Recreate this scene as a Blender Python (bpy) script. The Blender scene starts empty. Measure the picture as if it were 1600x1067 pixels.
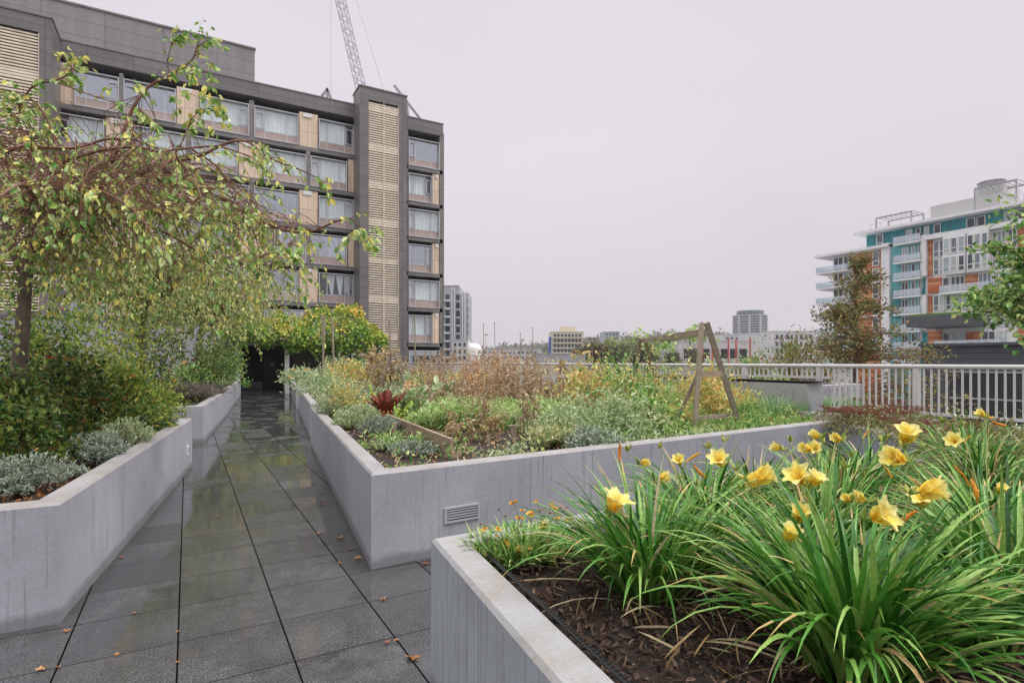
import bpy, math, random
import numpy as np
from mathutils import Vector, Matrix
random.seed(7); rng = np.random.default_rng(7)
S = bpy.context.scene; COL = S.collection
R = math.radians
# ------------------------------------------------------------------ camera
EYE = 1.8; FPX = 888.9; HOR = 565.0
cam = bpy.data.cameras.new('camera'); co = bpy.data.objects.new('camera', cam); COL.objects.link(co)
cam.lens = 20; cam.sensor_width = 36; cam.clip_start = 0.05; cam.clip_end = 9000
cam.shift_y = (HOR - 533.5) / 1600
co.location = (0, 0, EYE); co.rotation_euler = (R(90), 0, R(-29.7)); S.camera = co
S.render.resolution_x = 1024; S.render.resolution_y = 682
# ------------------------------------------------------------------ sky, sun, exposure
SUN_EL, SUN_AZ = R(52), R(120)          # azimuth clockwise from +Y
w = bpy.data.worlds.new('World'); S.world = w; w.use_nodes = True
nt = w.node_tree; N = nt.nodes; N.clear()
def nd(t, tree=None, **k):
    n = (tree or nt).nodes.new(t)
    for a, b in k.items(): setattr(n, a, b)
    return n
tc = nd('ShaderNodeTexCoord'); sp = nd('ShaderNodeSeparateXYZ'); nt.links.new(tc.outputs['Generated'], sp.inputs[0])
rp = nd('ShaderNodeValToRGB'); nt.links.new(sp.outputs[2], rp.inputs[0])
e = rp.color_ramp.elements
e[0].position = 0.0; e[0].color = (0.70, 0.635, 0.69, 1)
e[1].position = 1.0; e[1].color = (2.9, 2.88, 2.9, 1)
for p, c in ((0.12, (0.72, 0.66, 0.715, 1)), (0.30, (0.79, 0.74, 0.80, 1)), (0.55, (0.80, 0.76, 0.82, 1)), (0.70, (1.45, 1.42, 1.45, 1)), (0.85, (2.4, 2.38, 2.4, 1))):
    q = e.new(p); q.color = c
nz = nd('ShaderNodeTexNoise'); nz.inputs['Scale'].default_value = 1.6; nz.inputs['Detail'].default_value = 4
mpn = nd('ShaderNodeMapping'); mpn.inputs['Scale'].default_value = (1, 1, 3.0)
nt.links.new(tc.outputs['Generated'], mpn.inputs[0]); nt.links.new(mpn.outputs[0], nz.inputs['Vector'])
mr = nd('ShaderNodeMapRange'); mr.inputs[1].default_value = 0.3; mr.inputs[2].default_value = 0.7
mr.inputs[3].default_value = 0.965; mr.inputs[4].default_value = 1.035; nt.links.new(nz.outputs[0], mr.inputs[0])
ml = nd('ShaderNodeVectorMath', operation='SCALE'); nt.links.new(rp.outputs[0], ml.inputs[0]); nt.links.new(mr.outputs[0], ml.inputs['Scale'])
sky = nd('ShaderNodeTexSky', sky_type='NISHITA', sun_disc=False); sky.sun_elevation = SUN_EL; sky.sun_rotation = SUN_AZ
bg1 = nd('ShaderNodeBackground'); bg1.inputs[1].default_value = 1.0; nt.links.new(ml.outputs[0], bg1.inputs[0])
bg2 = nd('ShaderNodeBackground'); bg2.inputs[1].default_value = 0.05; nt.links.new(sky.outputs[0], bg2.inputs[0])
mx = nd('ShaderNodeMixShader'); mx.inputs[0].default_value = 0.06
nt.links.new(bg1.outputs[0], mx.inputs[1]); nt.links.new(bg2.outputs[0], mx.inputs[2])
ow = nd('ShaderNodeOutputWorld'); nt.links.new(mx.outputs[0], ow.inputs[0])
sl = bpy.data.lights.new('sun', 'SUN'); sl.energy = 1.5; sl.angle = R(22); sl.color = (1, 0.97, 0.93)
so = bpy.data.objects.new('sun', sl); COL.objects.link(so)
sd = Vector((math.sin(SUN_AZ) * math.cos(SUN_EL), math.cos(SUN_AZ) * math.cos(SUN_EL), math.sin(SUN_EL)))
so.rotation_euler = sd.to_track_quat('Z', 'Y').to_euler(); so.location = (20, 0, 40)
S.view_settings.view_transform = 'Standard'; S.view_settings.look = 'None'; S.view_settings.exposure = 0.06; S.view_settings.gamma = 1
S.cycles.max_bounces = 8; S.cycles.transparent_max_bounces = 12
# ------------------------------------------------------------------ measuring: pixel of the 1600 px photo -> world
FW = Vector((0.4955, 0.8686, 0)); RT = Vector((0.8686, -0.4955, 0))
def P(px, py, d):
    return FW * d + RT * ((px - 800) / FPX * d) + Vector((0, 0, EYE + (HOR - py) * d / FPX))
def G(px, py, z=0.0):
    return P(px, py, FPX * (EYE - z) / (py - HOR))
def XonY(px, Y):
    u = (px - 800) / FPX; return Y * (0.4955 + 0.8686 * u) / (0.8686 - 0.4955 * u)
def YonX(px, X):
    u = (px - 800) / FPX; return X * (0.8686 - 0.4955 * u) / (0.4955 + 0.8686 * u)
def ZonY(px, py, Y):
    u = (px - 800) / FPX; return EYE + (HOR - py) * (Y / (0.8686 - 0.4955 * u)) / FPX
# ------------------------------------------------------------------ mesh builder
class MB:
    def __init__(s): s.v = []; s.n = 0; s.f = []; s.r = []; s.m = []; s.mi = 0
    def add(s, vs, fs, r=None):
        b = s.n; s.v.extend(vs); s.n += len(vs)
        for f in fs: s.f.append([b + i for i in f]); s.m.append(s.mi)
        if r is None: r = random.random()
        s.r.extend([r] * len(fs))
    def hexa(s, c, r=None):
        s.add(c, [(0,3,2,1),(4,5,6,7),(0,1,5,4),(1,2,6,5),(2,3,7,6),(3,0,4,7)], r)
    def box(s, x0, x1, y0, y1, z0, z1, r=None):
        s.hexa([(x0,y0,z0),(x1,y0,z0),(x1,y1,z0),(x0,y1,z0),(x0,y0,z1),(x1,y0,z1),(x1,y1,z1),(x0,y1,z1)], r)
    def beam(s, a, b, w, h, up=(0,0,1), r=None):
        a = Vector(a); b = Vector(b); d = (b - a).normalized(); up = Vector(up)
        x = d.cross(up)
        if x.length < 1e-4: x = d.cross(Vector((1, 0, 0)))
        x.normalize(); y = x.cross(d).normalized(); x *= w / 2; y *= h / 2
        s.hexa([tuple(q) for q in (a-x-y, a+x-y, a+x+y, a-x+y, b-x-y, b+x-y, b+x+y, b-x+y)], r)
    def tube(s, pts, rad, n=6, r=None, cap=True):
        pts = [Vector(p) for p in pts]; vs = []; fs = []
        if not hasattr(rad, '__len__'): rad = [rad] * len(pts)
        ref = None
        for i, p in enumerate(pts):
            d = (pts[min(i+1, len(pts)-1)] - pts[max(i-1, 0)])
            if d.length < 1e-9: d = Vector((0,0,1))
            d.normalize()
            if ref is None: ref = d.orthogonal().normalized()
            x = (ref - d * ref.dot(d)); x = x.normalized() if x.length > 1e-6 else d.orthogonal().normalized()
            ref = x; y = d.cross(x)
            for k in range(n):
                a = 2 * math.pi * k / n; q = p + (x * math.cos(a) + y * math.sin(a)) * rad[i]; vs.append(tuple(q))
        for i in range(len(pts) - 1):
            for k in range(n):
                k2 = (k + 1) % n; fs.append((i*n+k, i*n+k2, (i+1)*n+k2, (i+1)*n+k))
        if cap: fs.append(tuple(range(n))[::-1]); fs.append(tuple(range((len(pts)-1)*n, len(pts)*n)))
        s.add(vs, fs, r)
    def lathe(s, prof, c=(0,0,0), n=16, r=None):
        vs = []; fs = []
        for (rr, z) in prof:
            for k in range(n):
                a = 2*math.pi*k/n; vs.append((c[0]+rr*math.cos(a), c[1]+rr*math.sin(a), c[2]+z))
        for i in range(len(prof)-1):
            for k in range(n):
                k2 = (k+1) % n; fs.append((i*n+k, i*n+k2, (i+1)*n+k2, (i+1)*n+k))
        s.add(vs, fs, r)
    def leaves(s, p, d, L, W, fold=0.25, curl=0.15, r=None, wide=0.42):
        """N leaves at p (N,3) along d (N,3), length L, width W: two folded halves each"""
        p = np.asarray(p, float); d = np.asarray(d, float); n = len(p)
        if n == 0: return
        d = d / (np.linalg.norm(d, axis=1, keepdims=True) + 1e-9)
        t = rng.normal(size=(n, 3)); sx = np.cross(d, t); sx /= (np.linalg.norm(sx, axis=1, keepdims=True) + 1e-9)
        nn = np.cross(sx, d); nn *= np.sign(nn[:, 2:3] + 1e-9)
        L = (np.ones(n) * L)[:, None]; W = (np.ones(n) * W)[:, None]
        vs = np.stack([p, p + d*L*wide*0.6 + sx*W*0.45 + nn*W*fold, p + d*L*0.72 + sx*W*0.36 + nn*(W*fold - L*curl*0.5), p + d*L - nn*L*curl,
                       p + d*L*0.72 - sx*W*0.36 + nn*(W*fold - L*curl*0.5), p + d*L*wide*0.6 - sx*W*0.45 + nn*W*fold], axis=1).reshape(-1, 3)
        b = s.n + np.arange(n)[:, None] * 6
        fs = np.stack([b + np.array([0,1,2,3]), b + np.array([0,3,4,5])], axis=1).reshape(-1, 4)
        s.v.extend(map(tuple, vs.tolist())); s.n += len(vs); s.f.extend(fs.tolist()); s.m.extend([s.mi] * len(fs))
        if r is None: r = rng.random(n)
        s.r.extend(np.repeat(np.ones(n) * r, 2).tolist())
    def blade(s, p, az, e0, L, W, droop, seg=7, fold=0.25, r=None, twist=0.0, tipk=0.55):
        p = Vector(p); el = e0; st = L / seg; vs = []; fs = []; sd_ = Vector((-math.sin(az), math.cos(az), 0))
        for i in range(seg + 1):
            t = i / seg; wd = W * (0.55 + 0.45 * min(1, t * 4)) * (1 if t < tipk else max(0.02, 1 - ((t - tipk) / (1 - tipk)) ** 1.6))
            d = Vector((math.cos(az) * math.cos(el), math.sin(az) * math.cos(el), math.sin(el)))
            nn = sd_.cross(d); q = sd_ * math.cos(twist * t) + nn * math.sin(twist * t); up = q.cross(d) * -1
            c = p
            vs += [tuple(c - q * wd / 2 + up * wd * fold), tuple(c), tuple(c + q * wd / 2 + up * wd * fold)]
            p = p + d * st; el -= droop / seg * (0.5 + 1.3 * t)
        for i in range(seg):
            a = i * 3; fs += [(a, a+1, a+4, a+3), (a+1, a+2, a+5, a+4)]
        if r is None: r = random.random() * .84
        k0 = len(s.r); s.add(vs, fs, r)
        if random.random() < .22: s.r[-2 * random.randint(1, 2):] = [1.0] * len(s.r[-2 * random.randint(1, 2):])
        del s.r[len(s.f):]
        while len(s.r) < len(s.f): s.r.append(1.0)
    def build(s, name, mats, parent=None, smooth=False):
        me = bpy.data.meshes.new(name); me.from_pydata(s.v, [], s.f)
        if not isinstance(mats, (list, tuple)): mats = [mats]
        for m in mats: me.materials.append(m)
        if len(mats) > 1: me.polygons.foreach_set('material_index', s.m)
        at = me.attributes.new('rnd', 'FLOAT', 'FACE'); at.data.foreach_set('value', np.array(s.r, dtype=np.float32))
        if smooth: me.polygons.foreach_set('use_smooth', [True] * len(me.polygons))
        me.update()
        o = bpy.data.objects.new(name, me); COL.objects.link(o)
        if parent is not None: o.parent = parent; o.matrix_parent_inverse = parent.matrix_basis.inverted()
        return o
def tag(o, label=None, cat=None, group=None, kind=None):
    if label: o['label'] = label
    if cat: o['category'] = cat
    if group: o['group'] = group
    if kind: o['kind'] = kind
    return o
def thing(name, label, cat, loc=(0,0,0), group=None):
    o = bpy.data.objects.new(name, None); COL.objects.link(o); o.location = loc; o.empty_display_size = 0.1
    return tag(o, label, cat, group)
def kids(o): return [c for c in bpy.data.objects if c.parent == o]
# ------------------------------------------------------------------ materials
MATS = {}
def newmat(name):
    m = bpy.data.materials.new(name); m.use_nodes = True; t = m.node_tree; b = t.nodes['Principled BSDF']; MATS[name] = m
    return m, t, b
def link(t, a, b): t.links.new(a, b)
def coords(t, scale=(1,1,1), kind='Object'):
    c = nd('ShaderNodeTexCoord', t); mp = nd('ShaderNodeMapping', t); mp.inputs['Scale'].default_value = scale
    g = nd('ShaderNodeNewGeometry', t)
    link(t, g.outputs['Position'], mp.inputs[0]); return mp.outputs[0]
def noise(t, vec, scale, detail=4, rough=0.55):
    n = nd('ShaderNodeTexNoise', t); n.inputs['Scale'].default_value = scale; n.inputs['Detail'].default_value = detail; n.inputs['Roughness'].default_value = rough
    link(t, vec, n.inputs['Vector']); return n.outputs[0]
def ramp(t, fac, stops, interp='LINEAR'):
    r = nd('ShaderNodeValToRGB', t); r.color_ramp.interpolation = interp; el = r.color_ramp.elements
    el[0].position = stops[0][0]; el[0].color = (*stops[0][1], 1); el[1].position = stops[-1][0]; el[1].color = (*stops[-1][1], 1)
    for p, c in stops[1:-1]: el.new(p).color = (*c, 1)
    link(t, fac, r.inputs[0]); return r.outputs[0]
def mth(t, op, a, b=None, c=None):
    n = nd('ShaderNodeMath', t, operation=op)
    for i, x in enumerate((a, b, c)):
        if x is None: continue
        if isinstance(x, (int, float)): n.inputs[i].default_value = x
        else: link(t, x, n.inputs[i])
    return n.outputs[0]
def mixc(t, fac, a, b, mode='MIX'):
    n = nd('ShaderNodeMix', t, data_type='RGBA', blend_type=mode)
    for i, x in ((0, fac), (6, a), (7, b)):
        if isinstance(x, (int, float)): n.inputs[i].default_value = x
        elif isinstance(x, tuple): n.inputs[i].default_value = (*x, 1)
        else: link(t, x, n.inputs[i])
    return n.outputs[2]
def bump(t, b, h, strength=0.3, dist=0.01):
    n = nd('ShaderNodeBump', t); n.inputs['Strength'].default_value = strength; n.inputs['Distance'].default_value = dist
    link(t, h, n.inputs['Height']); link(t, n.outputs[0], b.inputs['Normal'])
def simple(name, c, rough=0.6, var=0.12, scale=3.0, metal=0.0, bmp=0.0, stretch=(1,1,1), spec=0.5):
    m, t, b = newmat(name); v = coords(t, stretch); f = noise(t, v, scale, 5)
    lo = tuple(x * (1 - var * 1.6) for x in c); hi = tuple(min(1, x * (1 + var * 1.6)) for x in c)
    link(t, ramp(t, f, [(0.25, lo), (0.75, hi)]), b.inputs['Base Color'])
    b.inputs['Roughness'].default_value = rough; b.inputs['Metallic'].default_value = metal; b.inputs['Specular IOR Level'].default_value = spec
    if bmp: bump(t, b, noise(t, v, scale * 6, 4), bmp, 0.01)
    return m
def fol(name, cols, trans=0.3, rough=0.4, spec=0.35, k=1.75):
    """foliage: each leaf takes one of the plant's own colours"""
    m, t, b = newmat(name); a = nd('ShaderNodeAttribute', t, attribute_name='rnd')
    cols = [tuple(min(.95, x * k) for x in q) for q in cols]
    n = len(cols); c = ramp(t, a.outputs['Fac'], [(i / (n - 1), x) for i, x in enumerate(cols)])
    v = coords(t); f = noise(t, v, 60, 2); c = mixc(t, 1.0, c, ramp(t, f, [(0.3, (0.78,)*3), (0.7, (1.2,)*3)]), 'MULTIPLY')
    link(t, c, b.inputs['Base Color']); b.inputs['Roughness'].default_value = rough; b.inputs['Specular IOR Level'].default_value = spec
    tr = nd('ShaderNodeBsdfTranslucent', t); link(t, c, tr.inputs[0]); mxs = nd('ShaderNodeMixShader', t); mxs.inputs[0].default_value = trans * .55
    link(t, b.outputs[0], mxs.inputs[1]); link(t, tr.outputs[0], mxs.inputs[2]); link(t, mxs.outputs[0], t.nodes['Material Output'].inputs[0])
    return m
def concrete(name, base=(0.40, 0.41, 0.435), grain=0.25):
    m, t, b = newmat(name); v = coords(t)
    big = noise(t, v, 1.1, 5, 0.6); fine = noise(t, v, 34, 5, 0.65)
    c = ramp(t, big, [(0.3, tuple(x*0.84 for x in base)), (0.7, tuple(x*1.1 for x in base))])
    c = mixc(t, 1.0, c, ramp(t, fine, [(0.3, (0.9,)*3), (0.7, (1.08,)*3)]), 'MULTIPLY')
    vs = coords(t, (1, 1, 0.03)); st = noise(t, vs, 34, 2, 0.6); st2 = noise(t, coords(t, (1, 1, 0.12)), 2.0, 3)
    stf = mth(t, 'MULTIPLY', ramp(t, st, [(0.58, (0, 0, 0)), (0.62, (1, 1, 1))]), ramp(t, st2, [(0.4, (0, 0, 0)), (0.6, (1, 1, 1))]))
    c = mixc(t, mth(t, 'MULTIPLY', stf, grain), c, tuple(x*0.42 for x in base))
    pore = nd('ShaderNodeTexVoronoi', t); pore.inputs['Scale'].default_value = 26; link(t, v, pore.inputs['Vector'])
    pf = ramp(t, pore.outputs['Distance'], [(0.05, (1,)*3), (0.09, (0,)*3)]); c = mixc(t, mth(t, 'MULTIPLY', pf, 0.35), c, tuple(x*0.35 for x in base))
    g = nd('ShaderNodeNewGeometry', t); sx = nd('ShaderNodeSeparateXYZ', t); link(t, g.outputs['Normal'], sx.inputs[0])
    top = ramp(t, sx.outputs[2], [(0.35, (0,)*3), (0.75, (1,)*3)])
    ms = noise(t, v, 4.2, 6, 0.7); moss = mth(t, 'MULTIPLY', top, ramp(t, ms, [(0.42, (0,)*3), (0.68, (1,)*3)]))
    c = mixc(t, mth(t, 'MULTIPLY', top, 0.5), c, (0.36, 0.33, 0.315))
    c = mixc(t, mth(t, 'MULTIPLY', moss, 0.6), c, (0.26, 0.21, 0.145))
    sp_ = noise(t, v, 70, 3, 0.7); c = mixc(t, mth(t, 'MULTIPLY', mth(t, 'MULTIPLY', top, ramp(t, sp_, [(0.6, (0,)*3), (0.68, (1,)*3)])), 0.6), c, (0.16, 0.14, 0.09))
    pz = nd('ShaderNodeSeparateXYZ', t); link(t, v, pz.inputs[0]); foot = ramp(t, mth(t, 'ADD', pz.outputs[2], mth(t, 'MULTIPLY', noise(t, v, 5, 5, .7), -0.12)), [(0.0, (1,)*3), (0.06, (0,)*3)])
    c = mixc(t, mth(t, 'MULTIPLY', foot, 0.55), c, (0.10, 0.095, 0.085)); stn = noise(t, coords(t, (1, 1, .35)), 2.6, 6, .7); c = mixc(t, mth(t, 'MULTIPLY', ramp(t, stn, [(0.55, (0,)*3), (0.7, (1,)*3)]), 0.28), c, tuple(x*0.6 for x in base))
    link(t, c, b.inputs['Base Color']); link(t, ramp(t, big, [(0.3, (0.5,)*3), (0.7, (0.75,)*3)]), b.inputs['Roughness'])
    bump(t, b, mth(t, 'ADD', fine, mth(t, 'MULTIPLY', pf, -1.0)), 0.18, 0.008)
    return m
def boardmarked(name):
    """concrete cast against rough vertical boards: close dark upright lines"""
    m = concrete(name, (0.35, 0.375, 0.405), 0.3); t = m.node_tree; b = t.nodes['Principled BSDF']
    old = b.inputs['Base Color'].links[0].from_socket
    s1 = noise(t, coords(t, (1, 1, 0.02)), 20, 3, 0.7); f = ramp(t, s1, [(0.40, (0,)*3), (0.5, (1,)*3), (0.6, (0,)*3)], 'EASE')
    ln = ramp(t, noise(t, coords(t, (1, 1, 0.03)), 55, 2, 0.5), [(0.56, (0,)*3), (0.62, (1,)*3)])
    g = nd('ShaderNodeNewGeometry', t); sx = nd('ShaderNodeSeparateXYZ', t); link(t, g.outputs['Normal'], sx.inputs[0])
    side = ramp(t, mth(t, 'ABSOLUTE', sx.outputs[2]), [(0.1, (1,)*3), (0.3, (0,)*3)])
    c = mixc(t, mth(t, 'MULTIPLY', side, mth(t, 'MULTIPLY', ln, 0.38)), old, (0.10, 0.115, 0.125))
    link(t, c, b.inputs['Base Color']); return m
def paving(name):
    m, t, b = newmat(name); v = coords(t); sx = nd('ShaderNodeSeparateXYZ', t); link(t, v, sx.inputs[0])
    fx = mth(t, 'DIVIDE', mth(t, 'SUBTRACT', sx.outputs[0], -0.053 - 61.5), 0.615); fy = mth(t, 'DIVIDE', mth(t, 'SUBTRACT', sx.outputs[1], 3.618 - 61.8), 0.618)
    def edge(f, wd):
        fr = mth(t, 'FRACT', f); d = mth(t, 'MINIMUM', fr, mth(t, 'SUBTRACT', 1.0, fr)); return mth(t, 'LESS_THAN', d, wd)
    jx = edge(fx, 0.0088); jy = edge(fy, 0.0058); j = mth(t, 'MAXIMUM', jx, jy)
    cb = nd('ShaderNodeCombineXYZ', t); link(t, mth(t, 'FLOOR', fx), cb.inputs[0]); link(t, mth(t, 'FLOOR', fy), cb.inputs[1])
    wn = nd('ShaderNodeTexWhiteNoise', t, noise_dimensions='2D'); link(t, cb.outputs[0], wn.inputs['Vector'])
    big = noise(t, v, 0.9, 5, 0.6); fine = noise(t, v, 85, 4, 0.75); mid = noise(t, v, 9, 5, 0.7)
    c = ramp(t, wn.outputs[0], [(0, (0.04, 0.041, 0.044)), (1, (0.105, 0.105, 0.107))])
    c = mixc(t, 1.0, c, ramp(t, fine, [(0.3, (0.3,)*3), (0.5, (0.85,)*3), (0.72, (4.2,)*3)]), 'MULTIPLY')
    c = mixc(t, 1.0, c, ramp(t, mid, [(0.3, (0.75,)*3), (0.7, (1.25,)*3)]), 'MULTIPLY')
    wet = mth(t, 'ADD', mth(t, 'MULTIPLY', noise(t, v, 1.5, 6, 0.65), 0.75), mth(t, 'MULTIPLY', wn.outputs[0], 0.25))
    wetf = ramp(t, wet, [(0.40, (0,)*3), (0.50, (1,)*3)])
    c = mixc(t, mth(t, 'MULTIPLY', wetf, 0.55), c, (0.035, 0.035, 0.036))
    c = mixc(t, j, c, (0.006, 0.006, 0.006)); link(t, c, b.inputs['Base Color'])
    rr = mth(t, 'ADD', mth(t, 'MULTIPLY', mth(t, 'SUBTRACT', 1.0, wetf), 0.26), 0.025)
    rr = mth(t, 'ADD', rr, mth(t, 'MULTIPLY', mid, 0.06)); rr = mth(t, 'ADD', rr, mth(t, 'MULTIPLY', j, 0.5)); link(t, rr, b.inputs['Roughness'])
    b.inputs['IOR'].default_value = 1.75; link(t, mth(t, 'MULTIPLY', mth(t, 'SUBTRACT', 1.0, j), 0.5), b.inputs['Specular IOR Level'])
    hgt = mth(t, 'SUBTRACT', mth(t, 'ADD', mth(t, 'MULTIPLY', fine, mth(t, 'SUBTRACT', 1.05, wetf)), mth(t, 'MULTIPLY', mid, 0.12)), mth(t, 'MULTIPLY', j, 1.5))
    bump(t, b, hgt, 0.35, 0.004); return m
def panels(name, c, pw, ph, rough=0.5, seam=0.02, var=0.1, off=(0, 0)):
    """metal cladding: sheets with thin dark seams"""
    m, t, b = newmat(name); v = coords(t); sx = nd('ShaderNodeSeparateXYZ', t); link(t, v, sx.inputs[0])
    h = mth(t, 'DIVIDE', mth(t, 'ADD', mth(t, 'ADD', sx.outputs[0], sx.outputs[1]), 200 + off[0]), pw); z = mth(t, 'DIVIDE', mth(t, 'ADD', sx.outputs[2], 200 + off[1]), ph)
    def edge(f, wd):
        fr = mth(t, 'FRACT', f); d = mth(t, 'MINIMUM', fr, mth(t, 'SUBTRACT', 1.0, fr)); return mth(t, 'LESS_THAN', d, wd)
    j = mth(t, 'MAXIMUM', edge(h, seam / pw), edge(z, seam / ph))
    cb = nd('ShaderNodeCombineXYZ', t); link(t, mth(t, 'FLOOR', h), cb.inputs[0]); link(t, mth(t, 'FLOOR', z), cb.inputs[1])
    wn = nd('ShaderNodeTexWhiteNoise', t, noise_dimensions='2D'); link(t, cb.outputs[0], wn.inputs['Vector'])
    cc = ramp(t, wn.outputs[0], [(0, tuple(x*(1-var) for x in c)), (1, tuple(x*(1+var) for x in c))])
    dirt = noise(t, coords(t, (1, 1, 0.2)), 1.3, 5, 0.65); cc = mixc(t, 1.0, cc, ramp(t, dirt, [(0.3, (0.84,)*3), (0.7, (1.12,)*3)]), 'MULTIPLY')
    cc = mixc(t, j, cc, tuple(x*0.3 for x in c)); link(t, cc, b.inputs['Base Color']); b.inputs['Roughness'].default_value = rough
    bump(t, b, mth(t, 'SUBTRACT', 1.0, j), 0.4, 0.02); return m
def woodbands(name, cols, bh, rough=0.55):
    """horizontal boards, each its own tone"""
    m, t, b = newmat(name); v = coords(t); sx = nd('ShaderNodeSeparateXYZ', t); link(t, v, sx.inputs[0])
    k = mth(t, 'FLOOR', mth(t, 'DIVIDE', mth(t, 'ADD', sx.outputs[2], 100), bh)); kx = mth(t, 'FLOOR', mth(t, 'DIVIDE', mth(t, 'ADD', mth(t, 'ADD', sx.outputs[1], sx.outputs[0]), 200), 3.1))
    cb = nd('ShaderNodeCombineXYZ', t); link(t, k, cb.inputs[0]); link(t, kx, cb.inputs[1])
    wn = nd('ShaderNodeTexWhiteNoise', t, noise_dimensions='2D'); link(t, cb.outputs[0], wn.inputs['Vector'])
    n = len(cols); c = ramp(t, wn.outputs[0], [(i/(n-1), q) for i, q in enumerate(cols)]); link(t, c, b.inputs['Base Color']); b.inputs['Roughness'].default_value = rough; return m
def glass(name, tint=(0.75, 0.82, 0.85), clear=0.75):
    m, t, b = newmat(name); t.nodes.remove(b); g = nd('ShaderNodeBsdfGlossy', t); g.inputs['Roughness'].default_value = 0.03; g.inputs[0].default_value = (0.9, 0.95, 1, 1)
    tr = nd('ShaderNodeBsdfTransparent', t); tr.inputs[0].default_value = (*tint, 1); fr = nd('ShaderNodeFresnel', t); fr.inputs[0].default_value = 1.5
    f = mth(t, 'ADD', mth(t, 'MULTIPLY', fr.outputs[0], 0.25), 1 - clear - 0.01); mxs = nd('ShaderNodeMixShader', t); link(t, f, mxs.inputs[0])
    link(t, tr.outputs[0], mxs.inputs[1]); link(t, g.outputs[0], mxs.inputs[2]); link(t, mxs.outputs[0], t.nodes['Material Output'].inputs[0]); return m
def wood(name, c, stretch=(12, 12, 1.2)):
    m, t, b = newmat(name); v = coords(t, stretch); f = noise(t, v, 3, 6, 0.7); g = noise(t, coords(t), 2.2, 3)
    cc = ramp(t, f, [(0.28, tuple(x*0.5 for x in c)), (0.5, c), (0.75, tuple(x*1.35 for x in c))]); cc = mixc(t, 1.0, cc, ramp(t, g, [(0.3, (0.8,)*3), (0.7, (1.15,)*3)]), 'MULTIPLY')
    link(t, cc, b.inputs['Base Color']); b.inputs['Roughness'].default_value = 0.8; bump(t, b, f, 0.4, 0.005); return m

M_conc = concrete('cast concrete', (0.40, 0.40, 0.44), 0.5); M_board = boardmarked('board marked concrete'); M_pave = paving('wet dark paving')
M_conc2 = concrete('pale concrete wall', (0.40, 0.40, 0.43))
M_soil = simple('damp soil', (0.03, 0.02, 0.015), 0.9, 0.5, 14, bmp=1.0)
M_clad = panels('grey metal cladding', (0.185, 0.172, 0.172), 2.4, 0.9, 0.45, 0.012); M_clad2 = panels('upper grey cladding', (0.27, 0.25, 0.255), 3.2, 0.95, 0.45, 0.012, 0.05)
M_tower = panels('tower dark cladding', (0.18, 0.167, 0.164), 7.3, 0.74, 0.42, 0.012, 0.1)
M_band = simple('grey band metal', (0.21, 0.195, 0.19), 0.45, 0.2, 1.5, stretch=(1, 1, 4))
M_frame = simple('aluminium frame', (0.56, 0.56, 0.58), 0.35, 0.05, 2, metal=0.25)
M_tan = panels('tan panel', (0.78, 0.61, 0.46), 0.7, 2.8, 0.6, 0.01, 0.07); M_pink = simple('pinkish spandrel', (0.46, 0.355, 0.32), 0.55, 0.1, 1.5)
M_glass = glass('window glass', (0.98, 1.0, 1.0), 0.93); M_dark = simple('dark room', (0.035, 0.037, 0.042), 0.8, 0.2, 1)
M_glass2 = glass('reflecting window glass', (0.8, 0.85, 0.88), 0.64)
M_curt = simple('pale curtain', (0.90, 0.94, 0.92), 0.85, 0.10, 4, stretch=(2, 2, 0.1)); M_curt2 = simple('dark red curtain', (0.14, 0.07, 0.07), 0.85, 0.2, 4, stretch=(2, 2, 0.1))
M_slat = simple('cream slat', (0.86, 0.75, 0.61), 0.5, 0.08, 2); M_slatb = simple('louvre backing', (0.03, 0.025, 0.02), 0.8, 0.1, 1)
M_white = simple('white paint', (0.78, 0.77, 0.78), 0.5, 0.05, 1); M_grey = simple('grey paint', (0.36, 0.37, 0.39), 0.5, 0.08, 1.2)
M_rail = simple('railing paint', (0.60, 0.585, 0.59), 0.4, 0.05, 4); M_char = panels('charcoal siding', (0.085, 0.092, 0.105), 6.0, 0.35, 0.5, 0.015, 0.06)
M_black = simple('black plastic', (0.018, 0.018, 0.02), 0.45, 0.2, 20); M_steel = simple('galvanised steel', (0.33, 0.33, 0.35), 0.4, 0.1, 2, metal=0.4)
M_teal = panels('teal panel', (0.03, 0.30, 0.34), 1.3, 2.87, 0.5, 0.02, 0.06); M_teal2 = panels('pale teal panel', (0.15, 0.52, 0.55), 1.3, 2.87, 0.5, 0.02, 0.06)
M_orange = woodbands('orange boards', [(0.50, 0.13, 0.045), (0.40, 0.095, 0.035), (0.56, 0.17, 0.06), (0.66, 0.33, 0.17), (0.46, 0.12, 0.04)], 0.36)
M_wood = wood('weathered timber', (0.33, 0.27, 0.205)); M_woodh = wood('weathered plank', (0.36, 0.27, 0.19), (1.2, 1.2, 12)); M_bamb = simple('pale pole', (0.34, 0.29, 0.21), 0.7, 0.15, 6, stretch=(1, 1, 0.2))
M_bark = simple('grey brown bark', (0.14, 0.105, 0.08), 0.85, 0.35, 9, bmp=0.8); M_twig = simple('red brown twig', (0.20, 0.09, 0.058), 0.6, 0.3, 12)
M_cream = simple('cream render', (0.62, 0.565, 0.45), 0.7, 0.06, 1); M_pane = simple('far pane', (0.06, 0.08, 0.10), 0.12, 0.3, 0.5)
M_blue = simple('blue sign', (0.02, 0.08, 0.45), 0.5, 0.05, 1); M_red = simple('red paint', (0.55, 0.07, 0.05), 0.5, 0.1, 1)
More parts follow.
